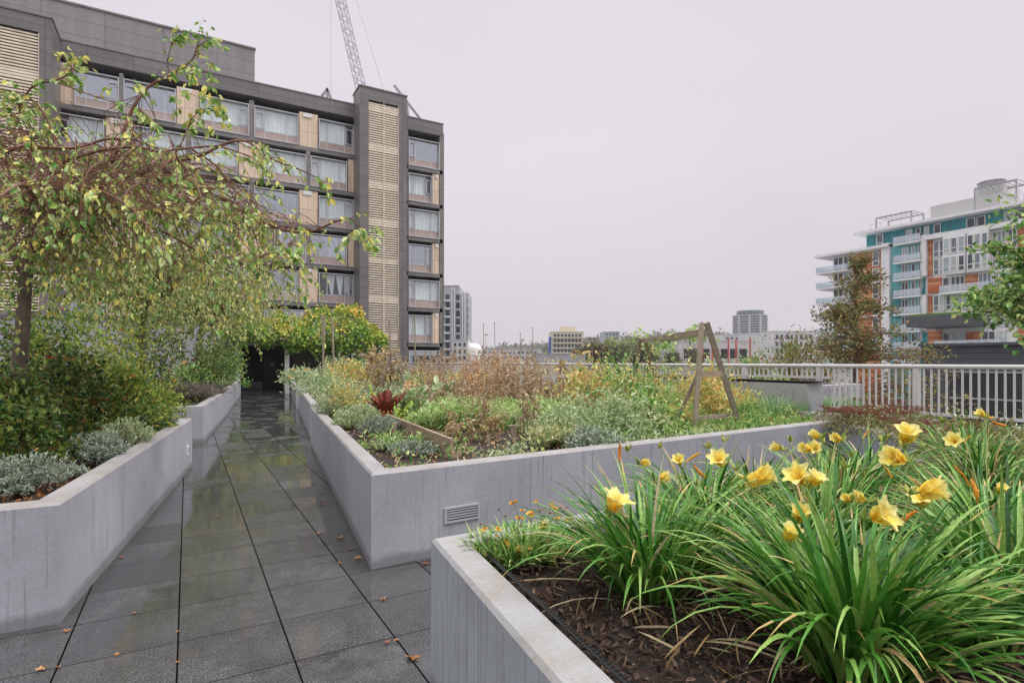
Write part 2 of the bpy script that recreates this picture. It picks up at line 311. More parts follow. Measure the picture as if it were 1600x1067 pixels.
# foliage colour sets
F_weep = fol('weeping leaf', [(0.06, 0.145, 0.03), (0.13, 0.24, 0.05), (0.24, 0.33, 0.09), (0.38, 0.42, 0.15), (0.50, 0.42, 0.10), (0.20, 0.30, 0.13), (0.45, 0.48, 0.24)], 0.35)
F_small = fol('small pale leaf', [(0.06, 0.13, 0.03), (0.15, 0.24, 0.06), (0.28, 0.35, 0.12), (0.42, 0.43, 0.18), (0.50, 0.46, 0.22), (0.14, 0.21, 0.06)], 0.35)
F_rose = fol('rose leaf', [(0.02, 0.05, 0.014), (0.045, 0.11, 0.022), (0.09, 0.19, 0.035), (0.23, 0.28, 0.05), (0.03, 0.07, 0.016), (0.16, 0.24, 0.05), (0.28, 0.14, 0.04)], 0.25, k=1.0)
F_yel = fol('yellowing leaf', [(0.05, 0.11, 0.022), (0.09, 0.17, 0.03), (0.16, 0.22, 0.04), (0.32, 0.30, 0.05), (0.10, 0.16, 0.03)], 0.3)
F_silver = fol('silver leaf', [(0.09, 0.12, 0.08), (0.19, 0.225, 0.175), (0.30, 0.33, 0.275), (0.17, 0.22, 0.14)], 0.15, 0.8)
F_lav = fol('lavender leaf', [(0.15, 0.21, 0.10), (0.27, 0.33, 0.19), (0.36, 0.42, 0.27), (0.42, 0.42, 0.26)], 0.2, 0.8)
F_heath = fol('heather leaf', [(0.16, 0.16, 0.12), (0.26, 0.25, 0.21), (0.36, 0.33, 0.29), (0.24, 0.18, 0.14)], 0.15, 0.8, k=1.0)
F_vine = fol('vine leaf', [(0.05, 0.13, 0.02), (0.10, 0.20, 0.03), (0.18, 0.28, 0.05), (0.30, 0.32, 0.06), (0.42, 0.30, 0.06), (0.50, 0.27, 0.06)], 0.3)
F_vineg = fol('green vine leaf', [(0.045, 0.13, 0.02), (0.09, 0.20, 0.03), (0.15, 0.28, 0.05), (0.24, 0.32, 0.07)], 0.3)
F_fern = fol('feathery leaf', [(0.12, 0.23, 0.06), (0.22, 0.33, 0.11), (0.32, 0.42, 0.18), (0.44, 0.48, 0.24), (0.26, 0.36, 0.14)], 0.35)
F_green = fol('kitchen leaf', [(0.035, 0.09, 0.02), (0.09, 0.20, 0.045), (0.17, 0.29, 0.08), (0.30, 0.38, 0.14), (0.38, 0.38, 0.13)], 0.3)
F_sage = fol('sage leaf', [(0.09, 0.14, 0.05), (0.20, 0.28, 0.13), (0.32, 0.37, 0.22), (0.42, 0.45, 0.30), (0.16, 0.22, 0.08)], 0.25, 0.7)
F_dry = fol('dry leaf', [(0.20, 0.11, 0.06), (0.36, 0.23, 0.14), (0.50, 0.36, 0.24), (0.36, 0.18, 0.08), (0.58, 0.47, 0.32), (0.44, 0.26, 0.10)], 0.3, 0.85)
F_pale = fol('pale feathery leaf', [(0.16, 0.22, 0.08), (0.30, 0.36, 0.15), (0.42, 0.46, 0.24), (0.52, 0.52, 0.30), (0.46, 0.40, 0.20)], 0.35, k=1.35)
F_tan = fol('tan seed leaf', [(0.26, 0.15, 0.09), (0.46, 0.34, 0.24), (0.58, 0.45, 0.34), (0.50, 0.33, 0.17), (0.66, 0.56, 0.42), (0.30, 0.30, 0.14)], 0.35, 0.85, .3, 1.1)
F_gold = fol('golden leaf', [(0.16, 0.20, 0.05), (0.33, 0.34, 0.12), (0.48, 0.40, 0.16), (0.40, 0.24, 0.07), (0.52, 0.46, 0.24), (0.22, 0.28, 0.08)], 0.35)
F_straw = fol('straw leaf', [(0.52, 0.42, 0.25), (0.62, 0.52, 0.34), (0.45, 0.33, 0.16), (0.55, 0.38, 0.14)], 0.35, 0.8, k=1.0)
F_lily = fol('daylily leaf', [(0.014, 0.065, 0.008), (0.032, 0.125, 0.014), (0.06, 0.20, 0.024), (0.10, 0.26, 0.04), (0.22, 0.36, 0.08), (0.24, 0.36, 0.10), (0.42, 0.31, 0.11)], 0.25, 0.34, 0.38, 1.35)
F_grass = fol('chive blade', [(0.10, 0.20, 0.08), (0.16, 0.28, 0.11), (0.22, 0.33, 0.15), (0.30, 0.36, 0.16)], 0.3)
F_petal = fol('yellow petal', [(0.98, 0.58, 0.04), (0.98, 0.76, 0.12), (0.98, 0.83, 0.25), (0.98, 0.88, 0.40)], 0.6, 0.5, k=1.0)
F_spent = fol('spent petal', [(0.75, 0.26, 0.02), (0.82, 0.38, 0.04), (0.85, 0.48, 0.06)], 0.3, 0.6, k=1.0)
F_bud = fol('green bud', [(0.22, 0.34, 0.07), (0.36, 0.44, 0.10), (0.62, 0.55, 0.12)], 0.3, k=1.0)
F_oran = fol('orange petal', [(0.80, 0.34, 0.03), (0.86, 0.45, 0.05), (0.82, 0.52, 0.10)], 0.3, k=1.0)
F_red = fol('red petal', [(0.55, 0.02, 0.015), (0.7, 0.05, 0.02)], 0.25, k=1.0)
F_coral = fol('coral petal', [(0.70, 0.14, 0.06), (0.8, 0.25, 0.10)], 0.25, k=1.0)
F_purple = fol('purple petal', [(0.08, 0.03, 0.22), (0.14, 0.06, 0.32)], 0.2, k=1.0)
F_chard = fol('chard leaf', [(0.14, 0.02, 0.015), (0.22, 0.035, 0.02), (0.17, 0.07, 0.02), (0.26, 0.09, 0.03)], 0.35, 0.3, k=1.0)
F_chardg = fol('green chard leaf', [(0.10, 0.22, 0.02), (0.24, 0.32, 0.04)], 0.3, 0.3)
F_copper = fol('copper leaf', [(0.05, 0.06, 0.02), (0.10, 0.085, 0.035), (0.18, 0.11, 0.05), (0.12, 0.16, 0.05), (0.26, 0.15, 0.06), (0.20, 0.23, 0.08), (0.09, 0.13, 0.04)], 0.25)
F_sedum = fol('sedum head', [(0.17, 0.06, 0.045), (0.25, 0.09, 0.06), (0.30, 0.14, 0.09)], 0.15, 0.8, k=1.0)
F_cover = fol('low cover leaf', [(0.07, 0.10, 0.03), (0.13, 0.17, 0.05), (0.20, 0.21, 0.08), (0.18, 0.13, 0.08), (0.27, 0.25, 0.13)], 0.25)
F_far = fol('far leaf', [(0.07, 0.10, 0.05), (0.10, 0.135, 0.06), (0.14, 0.16, 0.07), (0.16, 0.13, 0.07)], 0.2, k=1.0)
F_fary = fol('far yellow leaf', [(0.26, 0.32, 0.12), (0.38, 0.42, 0.18), (0.32, 0.37, 0.15)], 0.2, k=1.0)
F_farb = fol('far brown leaf', [(0.13, 0.10, 0.05), (0.18, 0.12, 0.06), (0.12, 0.12, 0.05)], 0.2, k=1.0)
F_fall = fol('fallen leaf', [(0.30, 0.12, 0.04), (0.42, 0.20, 0.07), (0.22, 0.08, 0.035), (0.5, 0.28, 0.10)], 0.15, 0.35, k=1.0)
F_chip = fol('bark chip', [(0.035, 0.02, 0.014), (0.07, 0.04, 0.028), (0.11, 0.065, 0.045), (0.17, 0.11, 0.08), (0.05, 0.03, 0.02), (0.24, 0.155, 0.11), (0.04, 0.024, 0.017)], 0.0, 0.75, k=1.0)
F_stem = fol('green stem', [(0.14, 0.22, 0.06), (0.2, 0.28, 0.08)], 0.1)
# ================================================================== SETTING
mb = MB(); mb.box(-5000, 5000, -3000, 6000, -9.5, -9.0); tag(mb.build('ground', simple('city ground', (0.16, 0.165, 0.15), 0.9, 0.3, 0.02)), kind='structure')
mb = MB(); mb.box(-16, 16.5, -7, 43.6, -9.0, 0.0); tag(mb.build('paving', M_pave), kind='structure')
def hill_y(px):
    return float(np.interp(px, [-400, 300, 740, 800, 860, 910, 1000, 1060, 1110, 1200, 1280, 1700, 2200], [545, 545, 546, 542, 537, 529, 528, 521, 523, 525, 526, 530, 540]))
mb = MB(); vs = []; fs = []; cols_ = list(range(-400, 2201, 50)); rads = [(500, 0.0), (800, 0.45), (1100, 0.8), (1400, 1.0), (1900, 0.9)]
for px in cols_:
    for (d, k) in rads:
        q = P(px, HOR, d); h = (HOR - hill_y(px) - 5) / FPX * 1400 + 10.8; vs.append((q.x, q.y, -9.0 + h * k - (0.5 if k == 0 else 0)))
for i in range(len(cols_) - 1):
    for j in range(len(rads) - 1):
        a = i * 5 + j; fs.append((a, a + 1, a + 6, a + 5))
mb.add(vs, fs); tag(mb.build('hills', simple('wooded hillside', (0.07, 0.085, 0.05), 0.9, 0.4, 0.01), smooth=True), kind='structure')
mb = MB(); pts = []
for _ in range(15000):
    px = random.uniform(600, 1750); k = random.choice([0.8, 1.0, 1.0, 0.45]); d = {0.45: 800, 0.8: 1100, 1.0: 1400}[k] * random.uniform(0.96, 1.05)
    q = P(px, HOR, d); h = (HOR - hill_y(px) - 5) / FPX * 1400 + 10.8; zz = -9 + h * k + abs(random.gauss(0, 1)) * 5 * (0.6 + 0.8 * abs(math.sin(px * .13) * math.sin(px * .041)))
    pts.append((q.x, q.y, zz))
mb.leaves(pts, rng.normal(size=(len(pts), 3)) + np.array([0, 0, 0.6]), rng.uniform(4, 8, len(pts)), rng.uniform(3, 6, len(pts)))
tag(mb.build('woodland', F_far), 'dark wooded ridge along the horizon', None, None, 'stuff')

# ------------------------------------------------------------------ planters
def inset(poly, t):
    n = len(poly); out = []
    for i in range(n):
        p0 = Vector(poly[i-1]); p1 = Vector(poly[i]); p2 = Vector(poly[(i+1) % n])
        d1 = (p1-p0).normalized(); d2 = (p2-p1).normalized(); n1 = Vector((-d1.y, d1.x)); n2 = Vector((-d2.y, d2.x))
        k = t / max(0.2, 1 + n1.dot(n2)); out.append(tuple(p1 + (n1 + n2) * k))
    return out
def planter(label, poly, H=0.83, t=0.18, soil=0.72, mat=None, z0=0.0, group='concrete planters'):
    root = thing('concrete_planter', label, 'planter', (poly[0][0], poly[0][1], z0), group)
    n = len(poly); ch = 0.018; rings = [[(x, y, z0) for x, y in poly], [(x, y, H - ch) for x, y in poly], [(x, y, H) for x, y in inset(poly, ch)],
        [(x, y, H) for x, y in inset(poly, t - ch)], [(x, y, H - ch) for x, y in inset(poly, t)], [(x, y, max(z0, soil - 0.35)) for x, y in inset(poly, t)]]
    mb = MB(); vs = sum(rings, []); fs = []
    for k in range(5):
        for i in range(n):
            j = (i + 1) % n; fs.append((k*n+i, k*n+j, (k+1)*n+j, (k+1)*n+i))
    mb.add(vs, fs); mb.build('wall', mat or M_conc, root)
    ip = inset(poly, t - 0.005); mb = MB(); xs = [p[0] for p in ip]; ys = [p[1] for p in ip]
    mb.add([(x, y, soil) for x, y in ip], [tuple(range(n))]); mb.build('soil', M_soil, root)
    return root
pA = [(1.165, 2.94), (0.10, -5.3), (10.85, -5.3), (10.85, 5.45), (9.0, 5.3), (7.3, 3.02)]
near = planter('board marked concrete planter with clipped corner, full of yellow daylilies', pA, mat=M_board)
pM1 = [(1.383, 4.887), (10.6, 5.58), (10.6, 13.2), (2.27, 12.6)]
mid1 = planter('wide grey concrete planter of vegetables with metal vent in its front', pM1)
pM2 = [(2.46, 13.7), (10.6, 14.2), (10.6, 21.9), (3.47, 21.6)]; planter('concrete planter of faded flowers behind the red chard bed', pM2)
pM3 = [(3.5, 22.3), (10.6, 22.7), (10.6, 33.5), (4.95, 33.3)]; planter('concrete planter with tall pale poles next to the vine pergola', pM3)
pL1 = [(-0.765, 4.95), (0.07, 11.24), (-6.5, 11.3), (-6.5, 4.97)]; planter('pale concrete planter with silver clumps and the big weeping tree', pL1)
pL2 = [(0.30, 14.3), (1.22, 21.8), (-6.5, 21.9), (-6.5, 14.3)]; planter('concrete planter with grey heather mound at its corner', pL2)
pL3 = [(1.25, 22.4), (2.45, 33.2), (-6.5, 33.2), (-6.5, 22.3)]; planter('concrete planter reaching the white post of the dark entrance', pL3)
pO = [(11.7, 8.0), (14.6, 8.0), (14.6, 30), (11.7, 30)]; planter('long concrete planter of orange flowers outside the railing', pO, H=1.25, soil=1.15)
# vent and outlet
a = Vector((1.383, 4.887, 0)); fd = Vector((10.6-1.383, 5.58-4.887, 0)).normalized(); fn = Vector((fd.y, -fd.x, 0))
def on_front(px):   # distance along the front wall of the middle planter
    u = (px - 800) / FPX; ray = FW + RT * u; m_ = Matrix(((ray.x, -fd.x), (ray.y, -fd.y))); s_ = m_.inverted() @ Vector((a.x, a.y)); return s_[1]
x0, x1 = on_front(694), on_front(748); vc = a + fd * ((x0+x1)/2); dv = vc.dot(FW); zc = EYE + (HOR - 801) * dv / FPX; hw = (x1-x0)/2; hh = 24/2 * dv / FPX
vt = thing('wall_vent', 'louvred aluminium vent set in the grey planter wall', 'vent', vc + fn * 0.002 + Vector((0,0,zc)))
mb = MB()
for (u0, u1, v0, v1) in ((-hw, hw, hh-0.018, hh), (-hw, hw, -hh, -hh+0.018), (-hw, -hw+0.018, -hh+0.018, hh-0.018), (hw-0.018, hw, -hh+0.018, hh-0.018)):
    c = vc + fn * 0.006 + fd * ((u0+u1)/2) + Vector((0,0,zc+v0)); mb.beam(c, c + Vector((0,0,v1-v0)), u1-u0, 0.024, up=fn)
mb.build('frame', M_frame, vt); mb = MB(); c = vc + fn*0.001 + Vector((0,0,zc-hh+0.018)); mb.beam(c, c+Vector((0,0,2*hh-0.036)), 2*hw-0.036, 0.003, up=fn); mb.build('backing', M_black, vt)
for k in range(4):
    mb = MB(); z = zc - hh + 0.03 + (2*hh-0.05) * (k+0.4)/4; c0 = vc + fd*(-hw+0.018) + Vector((0,0,z)); c1 = vc + fd*(hw-0.018) + Vector((0,0,z)); mb.beam(c0 + fn*0.008, c1 + fn*0.008, 0.012, 0.013, up=(0,0,1)); mb.build('louvre', M_frame, vt)
sdir = Vector((0.07+0.765, 11.24-4.95, 0)).normalized(); sn = Vector((sdir.y, -sdir.x, 0)); oc = Vector((-0.765, 4.95, 0)) + sdir * 5.75 + Vector((0,0,0.36))
ot = thing('outlet_box', 'small white outlet box on the sunken planter wall beside the path', 'outlet', oc); mb = MB(); mb.beam(oc + sn*0.012 - Vector((0,0,.075)), oc + sn*0.012 + Vector((0,0,.075)), 0.1, 0.024, up=sn); mb.build('cover', M_white, ot)
mb = MB(); mb.beam(oc + sn*0.026 - Vector((0,0,.04)), oc + sn*0.026 + Vector((0,0,.04)), 0.05, 0.006, up=sn); mb.build('flap', M_grey, ot); ot['label'] = 'small white outlet box on the pale planter wall beside the path'

# ------------------------------------------------------------------ railing
RX = 11.0
rl = thing('railing', 'long grey metal railing with upright bars along the terrace edge', 'railing', (RX, 0, 0.75))
mb = MB(); mb.tube([(RX, -6, 1.715), (RX, 42.5, 1.715)], 0.038, 10); mb.build('top_rail', M_rail, rl, smooth=True)
mb = MB(); mb.box(RX-0.025, RX+0.025, -6, 6.55, 0.885, 0.93); mb.box(RX-0.025, RX+0.025, 12.0, 42.5, 0.885, 0.93); mb.build('bottom_rail', M_rail, rl)
mb = MB(); mb.box(RX-0.025, RX+0.025, 6.65, 11.95, 1.46, 1.51); mb.build('middle_rail', M_rail, rl)
y = 5.1 - 3 * 1.75
while y < 42:
    lo = 1.2 if 6.8 < y < 11.5 else 0.72
    mb = MB(); mb.box(RX-0.045, RX+0.045, y-0.045, y+0.045, lo, 1.68); mb.build('post', M_rail, rl); y += 1.75
bars = []; mbf = MB(); y = -0.5; cnt = 0
while y < 42.4:
    short = 6.6 < y < 12.0; mb = MB() if cnt < 99 and y > 0.4 else mbf
    mb.box(RX-0.011, RX+0.011, y-0.014, y+0.014, 1.50 if short else 0.92, 1.685)
    if mb is not mbf: mb.build('baluster', M_rail, rl); cnt += 1
    y += 0.112
tag(mbf.build('balusters_far', M_rail, rl), kind='stuff').name = 'far_balusters'
mb = MB(); mb.box(RX-0.12, RX+0.14, -6, 42.5, 0.0, 0.78); tag(mb.build('edge_kerb', M_conc2), 'low concrete kerb under the railing at the terrace edge', 'kerb')
mb = MB(); mb.hexa([(RX-0.32, 6.75, 0.6), (RX-0.06, 6.75, 0.6), (RX-0.06, 11.9, 0.6), (RX-0.32, 11.9, 0.6), (RX-0.32, 6.95, 1.36), (RX-0.06, 6.75, 1.40), (RX-0.06, 11.9, 1.40), (RX-0.32, 11.9, 1.36)])
uw = mb.build('upstand_wall', M_grey); tag(uw, 'smooth grey upstand wall below the short railing bars', 'wall')
mb = MB(); mb.box(RX-0.335, RX-0.05, 6.74, 11.95, 1.402, 1.414); mb.build('flashing', M_black, uw)
r2 = thing('screen_railing', 'grey solid panelled railing crossing in front of the slatted tower', 'railing', (7.6, 37, 0))
mb = MB()
for k in range(4): mb.box(8.3 + k*0.7, 8.98 + k*0.7, 37.0, 37.04, 0.1, 1.45)
mb.build('panel', M_grey, r2); mb = MB(); mb.tube([(7.6, 37.02, 1.7), (10.98, 37.02, 1.7)], 0.04, 8); mb.build('top_rail', M_rail, r2)
for k in range(5): mb = MB(); xx = 7.65 + k * 0.82; mb.box(xx-0.03, xx+0.03, 37.05, 37.1, 0.0, 1.68); mb.build('post', M_rail, r2)

# ------------------------------------------------------------------ main apartment block
Y0 = 43.0
bl = thing('apartment_block', 'dark grey seven storey apartment block with tan panels behind the weeping tree', 'building', (4, Y0, 0))
def zrow(k): return 0.5 + 2.8 * k
XL = -16.0; XR = XonY(693, Y0)
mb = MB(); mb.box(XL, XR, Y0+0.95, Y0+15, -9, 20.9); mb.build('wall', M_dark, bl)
mb = MB(); mb.box(XR, XR+0.25, Y0+0.5, Y0+15, -9, 20.6); mb.build('end_wall', M_clad, bl)
mb = MB()
for k in range(0, 7):
    z = zrow(k); mb.box(XL, XR-0.1, Y0-0.02, Y0+0.95, z-0.30, z+0.0)
mb.build('floor_band', M_band, bl)
mb = MB(); mb.box(XL, XR-0.05, Y0-0.05, Y0+1.2, 20.1, 21.05); mb.build('parapet', M_clad, bl)
mb = MB(); mb.box(XL, XR, Y0-0.09, Y0+1.3, 21.05, 21.13); mb.build('coping', M_band, bl)
mb = MB(); mb.box(XL-4, XonY(398, Y0+1.6), Y0+1.6, Y0+12, 21.0, 24.15); mb.build('upper_storey', M_clad2, bl)
mb = MB(); mb.box(XL-4, XonY(398, Y0+1.6)+0.06, Y0+1.53, Y0+12, 24.15, 24.27); mb.build('roof_edge', M_band, bl)
def window(x0, x1, zb, zt, op='l', cur='full', nm=1):
    """projecting metal box frame, lights with a mullion, spandrel under the sill, vent leaf, curtain"""
    fr = MB(); t = 0.055; a, b = Y0-0.07, Y0+0.4; zs = zb + 0.62; zt -= 0.30
    fr.box(x0, x0+t, a, b, zb, zt); fr.box(x1-t, x1, a, b, zb, zt); fr.box(x0+t, x1-t, a, b, zt-t, zt); fr.box(x0+t, x1-t, a, b, zb, zb+0.06)
    W = x1 - x0; ms = []
    if W > 1.9: ms = [x0 + W*0.24, x0 + W*0.74] if nm == 1 else [x0 + W*0.26, x0 + W*0.78]
    else: ms = [x0 + W*0.3] if op == 'l' else [x0 + W*0.68]
    for m_ in ms: fr.box(m_-0.03, m_+0.03, Y0+0.12, Y0+0.2, zb+0.06, zt-t)
    fr.box(x0+t, x1-t, Y0+0.125, Y0+0.195, zs-0.035, zs+0.035)
    va, vb = (x0+t+0.03, ms[0]-0.05) if op == 'l' else (ms[-1]+0.05, x1-t-0.03)
    for (c0, c1, e0, e1) in ((va, va+0.06, zs+0.1, zt-0.35), (vb-0.06, vb, zs+0.1, zt-0.35), (va+0.06, vb-0.06, zs+0.1, zs+0.16), (va+0.06, vb-0.06, zt-0.41, zt-0.35)): fr.box(c0, c1, Y0+0.06, Y0+0.13, e0, e1)
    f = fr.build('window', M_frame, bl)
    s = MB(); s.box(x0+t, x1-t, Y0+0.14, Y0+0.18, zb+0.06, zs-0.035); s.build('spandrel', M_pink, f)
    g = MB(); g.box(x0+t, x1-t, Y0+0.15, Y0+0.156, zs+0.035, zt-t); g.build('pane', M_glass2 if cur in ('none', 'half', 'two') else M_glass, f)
    def curtain(c0, c1, m=M_curt):
        c = MB(); n = max(6, int((c1-c0)/0.09)); vs = []; fs = []
        for i in range(n+1):
            x = c0 + (c1-c0)*i/n; yy = Y0+0.24 + 0.025*math.sin(i*1.9+x); vs += [(x, yy, zs), (x, yy, zt-t-0.02)]
        for i in range(n): fs.append((2*i, 2*i+2, 2*i+3, 2*i+1))
        c.add(vs, fs); c.build('curtain', m, f)
    X0, X1 = x0+t, x1-t; w_ = X1-X0
    if cur == 'full': curtain(X0, X1)
    elif cur == 'most': curtain(X0 + (w_*0.0 if op == 'r' else w_*0.22), X1 - (w_*0.22 if op == 'r' else 0))
    elif cur == 'half': curtain(X0, X0 + w_*0.45)
    elif cur == 'two': curtain(X0, X0+w_*0.2, M_curt2); curtain(X0+w_*0.33, X0+w_*0.46, M_curt2); curtain(X0+w_*0.5, X0+w_*0.78)
    elif cur == 'tri':
        c = MB()
        for q in range(3):
            s0 = X0 + w_*(0.25+q*0.25); s1 = s0 + w_*0.24
            c.add([(s0, Y0+.36, zt-t), (s1, Y0+.36, zt-t), ((s0+s1)/2+.12, Y0+.37, zs), ((s0+s1)/2-.02, Y0+.37, zs)], [(0,1,2,3)])
        c.build('curtain', M_curt, f)
    return f
def tanpanel(x0, x1, zb, zt, vent=True):
    m_ = MB(); m_.box(x0, x1, Y0+0.05, Y0+0.5, zb, zt-0.1); p = m_.build('panel', M_tan, bl)
    if vent:
        v_ = MB(); v_.box(x0+0.25, min(x1-0.1, x0+0.85), Y0-0.03, Y0+0.05, zt-0.42, zt-0.14); v_.build('vent_cover', M_white, p)
def strip(x0, x1, zb, zt): m_ = MB(); m_.box(x0, x1, Y0-0.02, Y0+0.95, zb, zt-0.30); m_.build('pier', M_band, bl)
X = lambda px: XonY(px, Y0)
PA = [('t', 90, 115), ('w', 116, 186), ('w', 193, 275), ('t', 276, 311), ('w', 312, 389), ('w', 397, 466), ('t', 468, 497), ('w', 498, 553)]
PB = [('w', 88, 163), ('t', 165, 207), ('w', 209, 290), ('w', 299, 371), ('t', 373, 410), ('w', 412, 478), ('w', 485, 542), ('t', 544, 553)]
curs = {6: ['none', 'none', 'full', 'full', 'most'], 5: ['most', 'full', 'full', 'full', 'full'], 4: ['full', 'none', 'full', 'none', 'full'], 3: ['none', 'half', 'none', 'half', 'two'],
        2: ['none', 'none', 'full', 'none', 'tri'], 1: ['none', 'full', 'half', 'none', 'half'], 0: ['full', 'none', 'none', 'none', 'full']}
for k in range(7):
    pat = PA if k % 2 == 0 else PB; z0, z1 = zrow(k), zrow(k+1) - 0.30; wi = 0; prev = None
    for j, (kind, a_, b_) in enumerate(pat):
        x0, x1 = X(a_), X(b_)
        if prev is not None and x0 - prev > 0.12 and kind == 'w' and pat[j-1][0] == 'w': strip(prev + 0.01, x0 - 0.01, z0, zrow(k+1))
        if kind == 'w': window(x0, x1, z0, z1, 'l' if (j % 3 != 1) else 'r', curs[k][wi % 5], 1 if j % 2 else 2); wi += 1
        else: tanpanel(x0, x1, z0, z1 + 0.05)
        prev = x1
    wide = k % 2 == 0; xa = X(638)
    xb = X(686.5) if wide else X(675)
    window(xa, xb, z0, z1, 'l' if wide else 'r', ['none', 'full', 'full', 'none', 'full', 'most', 'none'][k] if k < 6 else 'none', 1)
    if not wide: tanpanel(X(676.5), X(686.5), z0, z1 + 0.05)
strip(X(687), XR - 0.1, -1, 20.4); strip(X(634), X(637.5), -1, 20.4)
# slatted stair towers
def tower(xa, xb, yf, top, la, lb, ltop, label_part, mid=True):
    t_ = MB(); t_.box(xa, la, yf, Y0+0.2, -9, top); t_.box(lb, xb, yf, Y0+0.2, -9, top); t_.box(la, lb, yf, Y0+0.2, ltop, top); t_.box(la, lb, yf+0.5, Y0+0.2, -9, ltop)
    o = t_.build(label_part, M_tower, bl); t_ = MB(); t_.box(xa-0.05, xb+0.05, yf-0.06, Y0+0.3, top, top+0.09); t_.build('coping', M_band, o)
    b_ = MB(); b_.box(la, lb, yf+0.44, yf+0.495, -1, ltop); b_.build('backing', M_slatb, o)
    s_ = MB(); z = 0.3; n = 0
    while z < ltop - 0.1:
        fl = (z - 0.5) % 2.8; h_ = 0.085 if fl > 0.5 else 0.125; s_.box(la+0.02, lb-0.02, yf+0.08, yf+0.2, z, z + h_); z += 0.172; n += 1
    s_.build('slat_screen', M_slat, o); m_ = MB(); cx = (la+lb)/2; m_.box(cx-0.03, cx+0.03, yf+0.03, yf+0.078, 0.2, ltop); m_.box(lb-0.04, lb-0.002, yf+0.03, yf+0.078, 0.2, ltop); m_.build('mullion', M_slat, o)
    return o
YT = 41.4; tower(10.87, 14.45, YT, 21.85, XonY(576, YT), XonY(623.5, YT), 21.0, 'slatted_tower')
YT2 = 40.5; tower(-11.5, XonY(81, YT2), YT2, 21.0, -10.9, XonY(61, YT2), 20.1, 'stair_tower')
# roof frames and mast on the roof
def roofframe(pts, zb):
    f = MB()
    for (a_, b_) in pts: f.beam(a_, b_, 0.12, 0.16)
    f.build('roof_frame', M_steel, bl)
for (xa, xb, hh_, yy) in ((XonY(484, 46), XonY(527, 46), 2.1, 46), (XonY(634, 45), XonY(664, 45), 2.6, 45)):
    if xa > 13: A_ = [((xa-1, yy, 24.3), (xb, yy, 21.6)), ((xa-1, yy+2.2, 24.5), (xb, yy+2.2, 21.8)), ((xb, yy, 21.6), (xb, yy+2.2, 21.8)), ((xa, yy, 23.4), (xa+.4, yy, 21)), ((xb-.6, yy+2.2, 21.9), (xb-.6, yy+2.2, 21))]
    else: A_ = [((xa+1.3, yy, 23.2), (xb, yy, 21.3)), ((xa+1.3, yy, 23.2), (xa, yy, 21.2)), ((xa+1.3, yy, 23.2), (xa+1.3, yy, 21.1)), ((xa+1.3, yy+2, 23.4), (xb, yy+2, 21.5)), ((xa+1.3, yy, 23.2), (xa+1.3, yy+2, 23.4)), ((xb, yy, 21.3), (xb, yy+2, 21.4))]
    roofframe(A_, 21)
mb = MB(); mb.tube([(-8.6, 42.5, 23), (-8.6, 42.5, 24.2)], 0.06); mb.tube([(-8.9, 42.5, 24.1), (-8.3, 42.5, 24.1)], 0.06); mb.build('roof_pipe', M_steel, bl)
# porch and ground storey
po = thing('entrance_porch', 'dark covered entrance with a grey door at the end of the path', 'porch', (4, 37, 0))
mb = MB(); mb.box(2.0, 10.3, 36.6, Y0-0.2, 2.75, 3.05); mb.build('roof', M_char, po)
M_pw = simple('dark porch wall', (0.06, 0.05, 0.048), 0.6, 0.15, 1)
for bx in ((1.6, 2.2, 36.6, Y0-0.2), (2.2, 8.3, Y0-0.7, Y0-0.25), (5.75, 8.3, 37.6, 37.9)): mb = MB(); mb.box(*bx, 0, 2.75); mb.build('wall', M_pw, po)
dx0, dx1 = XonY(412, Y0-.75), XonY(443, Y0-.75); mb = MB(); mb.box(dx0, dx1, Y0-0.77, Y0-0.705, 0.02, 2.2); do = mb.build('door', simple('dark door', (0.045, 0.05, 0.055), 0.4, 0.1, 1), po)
mb = MB(); mb.box(dx1-0.2, dx1-0.15, Y0-0.84, Y0-0.772, 0.95, 1.25); mb.build('handle', M_steel, do); mb = MB(); mb.box(dx0+0.42, dx0+0.72, Y0-0.79, Y0-0.772, 1.45, 1.75); mb.build('notice', M_grey, do)
mb = MB(); mb.box(2.25, dx0-0.1, Y0-0.95, Y0-0.72, 0, 0.42); mb.build('low_bench', M_grey, po)
g0 = MB()
for k, px in enumerate((511, 520, 530, 541, 550)): g0.box(XonY(px, 42.3)-0.07, XonY(px, 42.3)+0.07, 42.2, 42.4, 0, 2.7)
g0.box(8.35, 10.8, 42.2, 42.4, 1.35, 1.42); g0.build('glazing_bars', M_white, po); g0 = MB(); g0.box(8.35, 10.85, 42.42, 42.44, 0, 2.7); g0.build('glazing', M_pane, po)
for px in (371.5, 448.5):
    xx = XonY(px, 34); mb = MB(); mb.box(xx-0.11, xx+0.11, 33.9, 34.15, 0, 2.75); tag(mb.build('pergola_post', M_white), 'white upright post of the pergola at the %s of the dark entrance' % ('window side' if px > 400 else 'weeping tree side'), 'post')
pg = thing('pergola', 'steel pergola frame carrying the vine over the entrance', 'pergola', (6, 34, 0)); mb = MB()
for xx in np.arange(1.6, 10.2, 0.9): mb.beam((xx, 33.6, 2.83), (xx, 36.5, 2.83), 0.08, 0.12)
mb.build('rafters', M_steel, pg); mb = MB(); mb.beam((1.4, 34.0, 2.95), (10.2, 34.0, 2.95), 0.1, 0.14); mb.build('beam', M_steel, pg)
xx = 10.0; mb = MB(); mb.box(xx-0.06, xx+0.06, 33.9, 34.05, 0, 2.75); mb.build('post', M_steel, pg)
lw = thing('garden_wing', 'pale concrete low wing behind the shrubs and tree trunks', 'building', (-6, 38.6, 0))
mb = MB(); mb.box(-14, 1.4, 38.6, 42.8, 0, 4.2); mb.build('wall', M_conc2, lw); mb = MB(); mb.box(-14.1, 1.5, 38.45, 42.8, 4.2, 4.4); mb.build('coping', M_band, lw)
